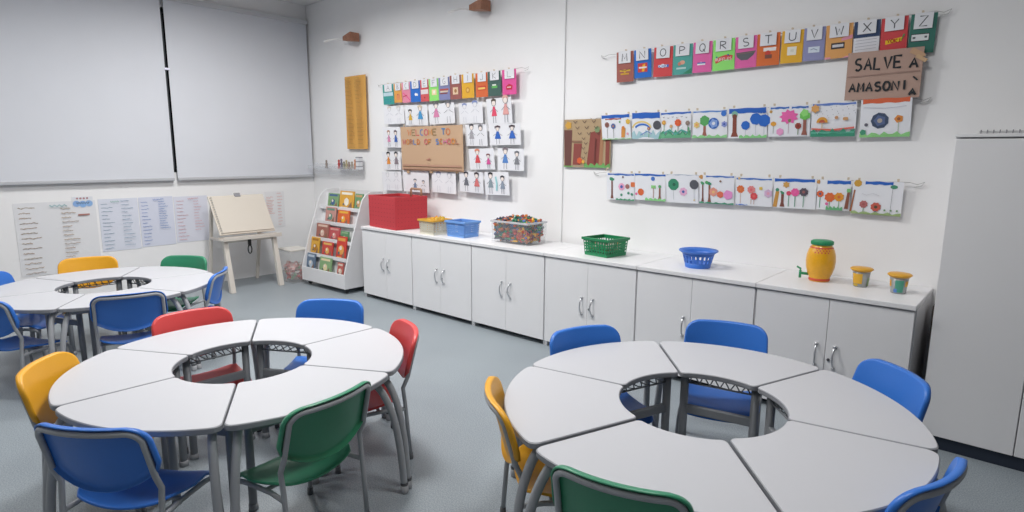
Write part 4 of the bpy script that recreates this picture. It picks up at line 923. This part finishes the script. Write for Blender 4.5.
for k, z in enumerate((.165, .36, .55, .745, .925)):
    d = prof_d(z+.06)+.03 if k else .03
    y = -RD/2+d
    m = MB(); m.box((-hw, y, z-.008), (hw, y+.085, z)); m.box((-hw, y, z), (hw, y+.006, z+(.035 if k else .03)))
    zt = (.36, .55, .745, .925, 1.11)[k]; yt = y+.085+.0
    m.hexa([(-hw, y+.08, z), (hw, y+.08, z), (hw, y+.088, z), (-hw, y+.088, z)], [(-hw, yt+.02, zt+.0), (hw, yt+.02, zt+.0), (hw, yt+.028, zt), (-hw, yt+.028, zt)])
    m.build('shelf_tier', WH, rk); tiers.append((y, z))
for x in (-.38, .38):
    for y in (-.22, .22):
        c = MB(); c.tube([(x-.012, y, .022), (x+.012, y, .022)], .022, 12); c.box((x-.006, y-.006, .03), (x+.006, y+.006, .061)); c.build('caster', mat('3a3b3e', .5), rk)
BOOKS = [ # tier(from bottom 0..4), px u0,u1, height m, cover colour, accent, label
 (4,328.5,338.5,.17,'7ca070','4a6890','green picture book at the left of the top tier'),(4,340,353.5,.205,'d8a038','ece6d8','orange picture book in the middle of the top tier'),(4,355,362.5,.185,'68946c','c0986c','dark green book at the right of the top tier'),
 (3,326,335.5,.185,'c49088','6c9080','faded pink picture book on the second tier'),(3,338,349,.165,'d8622c','e8b040','orange-red picture book on the second tier'),
 (2,317,328.5,.18,'a06458','d8b8a8','brown-red book with a face, left of the third tier'),(2,329.5,339.5,.155,'b84c50','d89890','crimson book on the third tier beside the brown-red one'),(2,341,348.5,.13,'5c9068','90b088','small green book at the right of the third tier'),
 (1,311.5,319,.20,'dca840','b07830','tall yellow book at the left of the fourth tier'),(1,322.5,332.5,.17,'c8443c','e0b060','red book with yellow picture in the middle of the fourth tier'),(1,336.5,345.5,.255,'cc3c30','e09c50','tall bright red book at the right of the fourth tier'),
 (0,305,315,.20,'60748c','b8c4d0','blue-grey book at the left of the lowest tier'),(0,320,331,.185,'84a878','e0d0a8','light green picture book on the lowest tier'),(0,337.5,343,.16,'b85c54','d8c0b0','slim red-brown book at the right of the lowest tier')]
bpy.context.view_layer.update()
Mr = Matrix.Translation(rk.location) @ Matrix.Rotation(math.radians(1.5), 4, 'Z'); Mi = Mr.inverted()
def rack_x(u, v, yl):
    o = Mi @ CAM; d = Mi.to_3x3() @ ray(u, v); return o.x+d.x*((yl-o.y)/d.y)
for k, u0, u1, h, c, ac, lab in BOOKS:
    y, z = tiers[k]; yl = y+.035; v = {4:198,3:214,2:230,1:246,0:264}[k]
    xa, xb = rack_x(u0, v, yl), rack_x(u1, v, yl); xa = max(xa, -hw+.004); xb = min(xb, hw-.004); w = max(xb-xa, .05)*1.04; h *= 1.08
    s = Sheet(w, h, c, .012, .4)
    s.rect(.12,.80,.88,.93,ac); s.disc(.5,.42,.2,ac,12,.12); s.disc(.45,.5,.09,'e8dcd0',10); s.rect(.15,.08,.6,.14,ac); s.poly([(.62,.12),(.9,.1),(.85,.45)],'8c6c58'); s.disc(.3,.28,.07,'5a6a70',8)
    o = s.mb.build('picture_book', s.mats); P = Mr @ Vector(((xa+xb)/2, y+.017, z+.006)); o.location = P; o.rotation_euler = (-.15, 0, math.radians(1.5))
    tag(o, lab, 'book', 'picture books on the display rack')

# ---------------------------------------------------------------- things on the cabinets
ZC = CH
# red felt box
bw, bd, bh, br = .55, .41, .345, math.radians(-6)
q = on_y(395.5, 231.6, -.605); bx = q.x-(bw/2*math.cos(br)+bd/2*math.sin(br)); by = -.605-(bw/2*math.sin(br)-bd/2*math.cos(br))
t = thing('felt_box', 'large red dotted fabric box at the left end of the cabinets', 'box', (bx, by, ZC+.0005), br)
RED = mat('c03c44', .85, noise=.05, nscale=120); m = rbox_shell(MB(), bw-.01, bd-.01, bh, .003, .008); m.build('body', RED, t, bevel=.004)
dd = MB()
for i in range(9):
    for j in range(7):
        x = -bw/2+.04+(bw-.08)*i/8; z = .04+(bh-.08)*j/6; y = -bd/2+.0035-.003*z/bh*1.2-.001
        dd.tube([(x, y+.004, z), (x, y-.0012, z)], .003, 6, 0)
for i in range(9):
    for j in range(7):
        y = -bd/2+.04+(bd-.08)*i/8; z = .04+(bh-.08)*j/6; x = bw/2-.0035+.003*z/bh*1.2+.001
        dd.tube([(x-.004, y, z), (x+.0012, y, z)], .003, 6, 0)
dd.build('punched_dots', mat('84242e', .8), t)
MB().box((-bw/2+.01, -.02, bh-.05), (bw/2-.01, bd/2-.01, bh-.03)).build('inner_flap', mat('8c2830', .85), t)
hx = bw/2-.20
MB().tube([(hx-.10, .19, bh-.03), (hx-.10, .19, bh+.055), (hx-.09, .19, bh+.066), (hx+.09, .19, bh+.066), (hx+.10, .19, bh+.055), (hx+.10, .19, bh-.03)], .012, 8).build('wooden_handle', mat('a88468', .6), t)

def basket(name, label, x, y, w, d, h, tw, col, rz=0, ns=9, nd=7, nb=2, rim=None, cat='basket', rimh=.02, handles=True):
    t = thing(name, label, cat, (x, y, ZC+.0005), rz)
    P = lambda sx, sy, z: (sx*(w/2+tw*z/h), sy*(d/2+tw*z/h), z)
    m = MB(); th = .004
    def wallpt(side, q, z):
        W, D = w/2+tw*z/h, d/2+tw*z/h
        return {0: (-W+2*W*q, -D, z), 1: (W, -D+2*D*q, z), 2: (W-2*W*q, D, z), 3: (-W, D-2*D*q, z)}[side]
    m.box((-w/2, -d/2, 0), (w/2, d/2, .005))
    # solid lower band, slats, and cross bands
    for z0, z1 in [(0, h*.18)]+[(h*(.18+.62*(i+1)/(nb+1))-.005, h*(.18+.62*(i+1)/(nb+1))+.005) for i in range(nb)]+[(h*.80, h*.88)]:
        for sd in range(4):
            a, b = wallpt(sd, 0, z0), wallpt(sd, 1, z0); c, e = wallpt(sd, 1, z1), wallpt(sd, 0, z1)
            nrm = {0: (0, th, 0), 1: (-th, 0, 0), 2: (0, -th, 0), 3: (th, 0, 0)}[sd]; o_ = lambda p: tuple(p[i]+nrm[i] for i in range(3))
            m.hexa([a, b, c, e], [o_(a), o_(b), o_(c), o_(e)])
    for sd in range(4):
        N = ns if sd % 2 == 0 else nd; L = (w if sd % 2 == 0 else d)
        nrm = {0: (0, th, 0), 1: (-th, 0, 0), 2: (0, -th, 0), 3: (th, 0, 0)}[sd]; o_ = lambda p: tuple(p[i]+nrm[i] for i in range(3))
        for i in range(N+1):
            f = .24/N; q = i/N; q0, q1 = max(0, q-f), min(1, q+f)
            a, b, c, e = wallpt(sd, q0, h*.1), wallpt(sd, q1, h*.1), wallpt(sd, q1, h*.85), wallpt(sd, q0, h*.85)
            m.hexa([a, b, c, e], [o_(a), o_(b), o_(c), o_(e)])
    m.build('body', mat(col, .4), t)
    r = MB(); z0, z1 = h*.87, h
    for (k0, k1) in (((0, .006), (-.012, .0)),):
        pass
    W0, D0 = w/2+tw, d/2+tw
    o0 = [(-W0-.01, -D0-.01), (W0+.01, -D0-.01), (W0+.01, D0+.01), (-W0-.01, D0+.01)]; i0 = [(-W0+.006, -D0+.006), (W0-.006, -D0+.006), (W0-.006, D0-.006), (-W0+.006, D0-.006)]
    vs = [(x_, y_, h-rimh) for x_, y_ in o0]+[(x_, y_, h) for x_, y_ in o0]+[(x_, y_, h) for x_, y_ in i0]+[(x_, y_, h-rimh) for x_, y_ in i0]
    fs = []
    for k in range(4):
        for i in range(4): j = (i+1) % 4; fs.append((k*4+i, k*4+j, ((k+1) % 4)*4+j, ((k+1) % 4)*4+i))
    r.add(vs, fs); r.build('rim', mat(rim or col, .4), t, bevel=.003)
    return t
yb = basket('plastic_basket', 'white slotted basket with yellow rim, next to the red box', 3.02, -.46, .205, .215, .15, .010, 'e0dccb', 0, 8, 6, 4, 'dba63c')
jumble('paper_scraps', 'orange and yellow pieces filling the yellow-rimmed basket', 'pieces', 70, 3.02, -.46, ZC+.05, .14, .15, .085, ['e0a83c','d89038','e8c060','d8b84c'], .05, .02, 5, False)
basket('plastic_basket', 'light blue slotted basket beside the yellow-rimmed one', 3.36, -.40, .24, .19, .155, .010, '6f9fe0', 0, 14, 9, 4)
tub = thing('brick_tub', 'clear plastic tub full of coloured toy bricks', 'tub', (4.03, -.34, ZC))
rbox_shell(MB(), .425, .26, .205, .008, .004).build('body', mat('dce0e6', .12, alpha=.09), tub, bevel=.004)
r = MB(); W0, D0 = .224, .141
for a, b in (((-W0, -D0, .185), (W0, -D0+.012, .203)), ((-W0, D0-.012, .185), (W0, D0, .203)), ((-W0, -D0+.012, .185), (-W0+.012, D0-.012, .203)), ((W0-.012, -D0+.012, .185), (W0, D0-.012, .203))): r.box(a, b)
r.build('rim', mat('e0e3e8', .25, alpha=.55), tub, bevel=.003)
jumble('toy_bricks', 'mixed coloured toy bricks heaped in the clear tub', 'toy bricks', 1300, 4.03, -.34, ZC+.03, .388, .222, .16, ['b83a34','c87428','dca82c','2f8a5c','3464b0','4a4c58','c0703c','3a7c6c','44485c','b0503c','5c6470'], .046, .05, 9)
basket('plastic_basket', 'dark green slotted basket on the cabinets, standing alone', 4.98, -.365, .235, .23, .145, .012, '1f8a58', math.radians(-8), 9, 9, 3, '1c8050')
jumble('craft_bits', 'dark and brown odds and ends inside the green basket', 'craft supplies', 50, 4.97, -.36, ZC+.04, .15, .15, .05, ['8c5a44','4c4038','a87848','b4b0a8'], .06, 0, 11, False)
# blue bowl basket (round, flared, slotted)
t = thing('bowl_basket', 'blue round slotted bowl with flared rim on the cabinets', 'bowl', (5.76, -.35, ZC))
m = MB(); n = 40; P0 = [(.085, 0), (.09, .004), (.096, .03), (.118, .085), (.128, .105)]
m.lathe([(0, .004), (.088, .004), (.088, 0), (0, 0)], n=n)
m.lathe([(.088, 0), (.095, .035), (.092, .036), (.085, .004)], n=n)
m.lathe([(.109, .088), (.117, .112), (.114, .113), (.106, .089)], n=n)
for i in range(n):
    if i % 2: continue
    a0, a1 = 2*PI*i/n, 2*PI*(i+1.1)/n; q = lambda r_, a, z: (r_*math.cos(a), r_*math.sin(a), z)
    m.hexa([q(.095, a0, .033), q(.095, a1, .033), q(.1095, a1, .09), q(.1095, a0, .09)], [q(.092, a0, .033), q(.092, a1, .033), q(.106, a1, .09), q(.106, a0, .09)])
m.lathe([(.1015, .058), (.103, .064), (.100, .064), (.098, .058)], n=n)
m.build('body', mat('3c74d0', .4), t)
m = MB(); m.lathe([(.114, .112), (.136, .126), (.138, .121), (.136, .117), (.117, .105)], n=n); m.build('rim', mat('3c74d0', .4), t)

# drink jar
t = thing('drink_dispenser', 'yellow barrel-shaped drink jar with green lid and tap', 'drink dispenser', (6.55, -.26, ZC)); t.scale = (.86, .86, 1.0)
m = MB(); m.lathe([(0,0),(.068,0),(.072,.008),(.070,.022),(.085,.05),(.098,.09),(.102,.13),(.099,.17),(.088,.205),(.074,.226),(.068,.234),(.068,.242),(0,.242)], n=32); m.build('jar', mat('e6a81c', .3, noise=.05, nscale=60, coat=.3), t)
m = MB(); m.lathe([(.0712,.006),(.0735,.01),(.0725,.02),(.0705,.022)], n=32); m.lathe([(.0765,.225),(.0812,.217)], n=32)
m.build('red_band', mat('cc5030', .5), t)
m = MB(); 
for i in range(10):
    for j in range(3):
        if (i+j) % 2: continue
        a = math.radians(-105+7*i); z0 = .188+.012*j; r0 = .0965-(z0-.17)*.36; q = lambda a_, z_: ((.1005-(z_-.17)*.34)*math.cos(a_), (.1005-(z_-.17)*.34)*math.sin(a_), z_)
        m.add([q(a, z0), q(a+.1, z0), q(a+.1, z0+.01), q(a, z0+.01)], [(0,1,2,3)])
m.build('red_pattern', mat('d0583c', .5), t)
m = MB(); m.lathe([(0,.266),(.066,.266),(.073,.262),(.075,.25),(.074,.238),(.067,.238)], n=32)
for i in range(28): a = 2*PI*i/28; m.box((-.002,-.003,.240),(.002,.003,.260),0,Matrix.Rotation(a, 4, 'Z') @ Matrix.Translation((.0755, 0, 0)))
m.build('lid', mat('2c9464', .4), t)
m = MB(); ta = math.radians(200); dx, dy = math.cos(ta), math.sin(ta)
m.tube([(dx*.075, dy*.075, .04), (dx*.135, dy*.135, .043)], .009, 10); m.tube([(dx*.132, dy*.132, .062), (dx*.132, dy*.132, .012)], [.012,.009] and .0095, 10)
m.box((-.004, -.014, .06), (.004, .014, .078), 0, Matrix.Translation((dx*.132, dy*.132, 0)) @ Matrix.Rotation(ta, 4, 'Z')); m.tube([(dx*.128, dy*.128, .07), (dx*.158, dy*.158, .085)], .006, 8)
m.build('tap', mat('2a9060', .4), t)
def cup(x, y, label, patches, inner):
    t = thing('plastic_cup', label, 'cup', (x, y, ZC)); t.scale = (.86, .86, 1)
    m = MB(); m.lathe([(0,0),(.045,0),(.047,.004),(.058,.10),(.0565,.10),(.0455,.006),(0,.006)], n=28); m.build('body', mat('d4d8d8', .2, alpha=.45), t)
    m = MB(); m.lathe([(0,.008),(.043,.008),(.052,.085),(0,.088)], n=24); m.build('contents', mat(inner, .5, noise=.25, nscale=70), t)
    for c, a0, a1, z0, z1 in patches:
        p = MB(); n = 8; vs = []
        for i in range(n+1):
            a = math.radians(a0+(a1-a0)*i/n)
            for z in (z0, z1): r_ = .0475+.011*(z/.1)+.0008; vs.append((r_*math.cos(a), r_*math.sin(a), z))
        p.add(vs, [(2*i, 2*i+2, 2*i+3, 2*i+1) for i in range(n)], 0, True); p.build('sticker', mat(c, .5), t)
    m = MB(); m.lathe([(.058,.098),(.062,.098),(.067,.104),(.0745,.108),(.0745,.113),(.066,.119),(0,.121),(0,.100),(.058,.098)], n=32); m.build('lid', mat('dfa42c', .4), t)
cup(6.79, -.265, 'small clear cup with yellow lid and yellow sticker beside the yellow jar', [('e0ac34',-145,-70,.022,.085),('c8a838',-140,-100,.006,.02),('88a074',-30,0,.01,.06)], '8c8e82')
cup(7.0, -.315, 'small clear cup with yellow lid and green contents, nearest the tall cupboard', [('4c9c84',-105,-50,.01,.082),('d8a038',-165,-135,.04,.08),('d8a038',-40,-10,.045,.078),('5c84c8',-115,-90,.008,.03)], '7c8890')

# ---------------------------------------------------------------- camera and view
cd = bpy.data.cameras.new('camera'); cd.sensor_width = 36; cd.lens = F*36/1024; cd.clip_start = .05
co = bpy.data.objects.new('camera', cd); C.objects.link(co)
co.matrix_world = Matrix(((rt.x, up.x, -fw.x, CAM.x), (rt.y, up.y, -fw.y, CAM.y), (rt.z, up.z, -fw.z, CAM.z), (0, 0, 0, 1)))
bpy.context.scene.camera = co
wd = bpy.data.worlds.new('world'); wd.use_nodes = True; wd.node_tree.nodes['Background'].inputs['Color'].default_value = (.5, .55, .62, 1); wd.node_tree.nodes['Background'].inputs['Strength'].default_value = .3
bpy.context.scene.world = wd
vs_ = bpy.context.scene.view_settings
vs_.view_transform = 'Standard'; vs_.look = 'None'; vs_.gamma = 1; vs_.exposure = -.49; vs_.use_curve_mapping = False
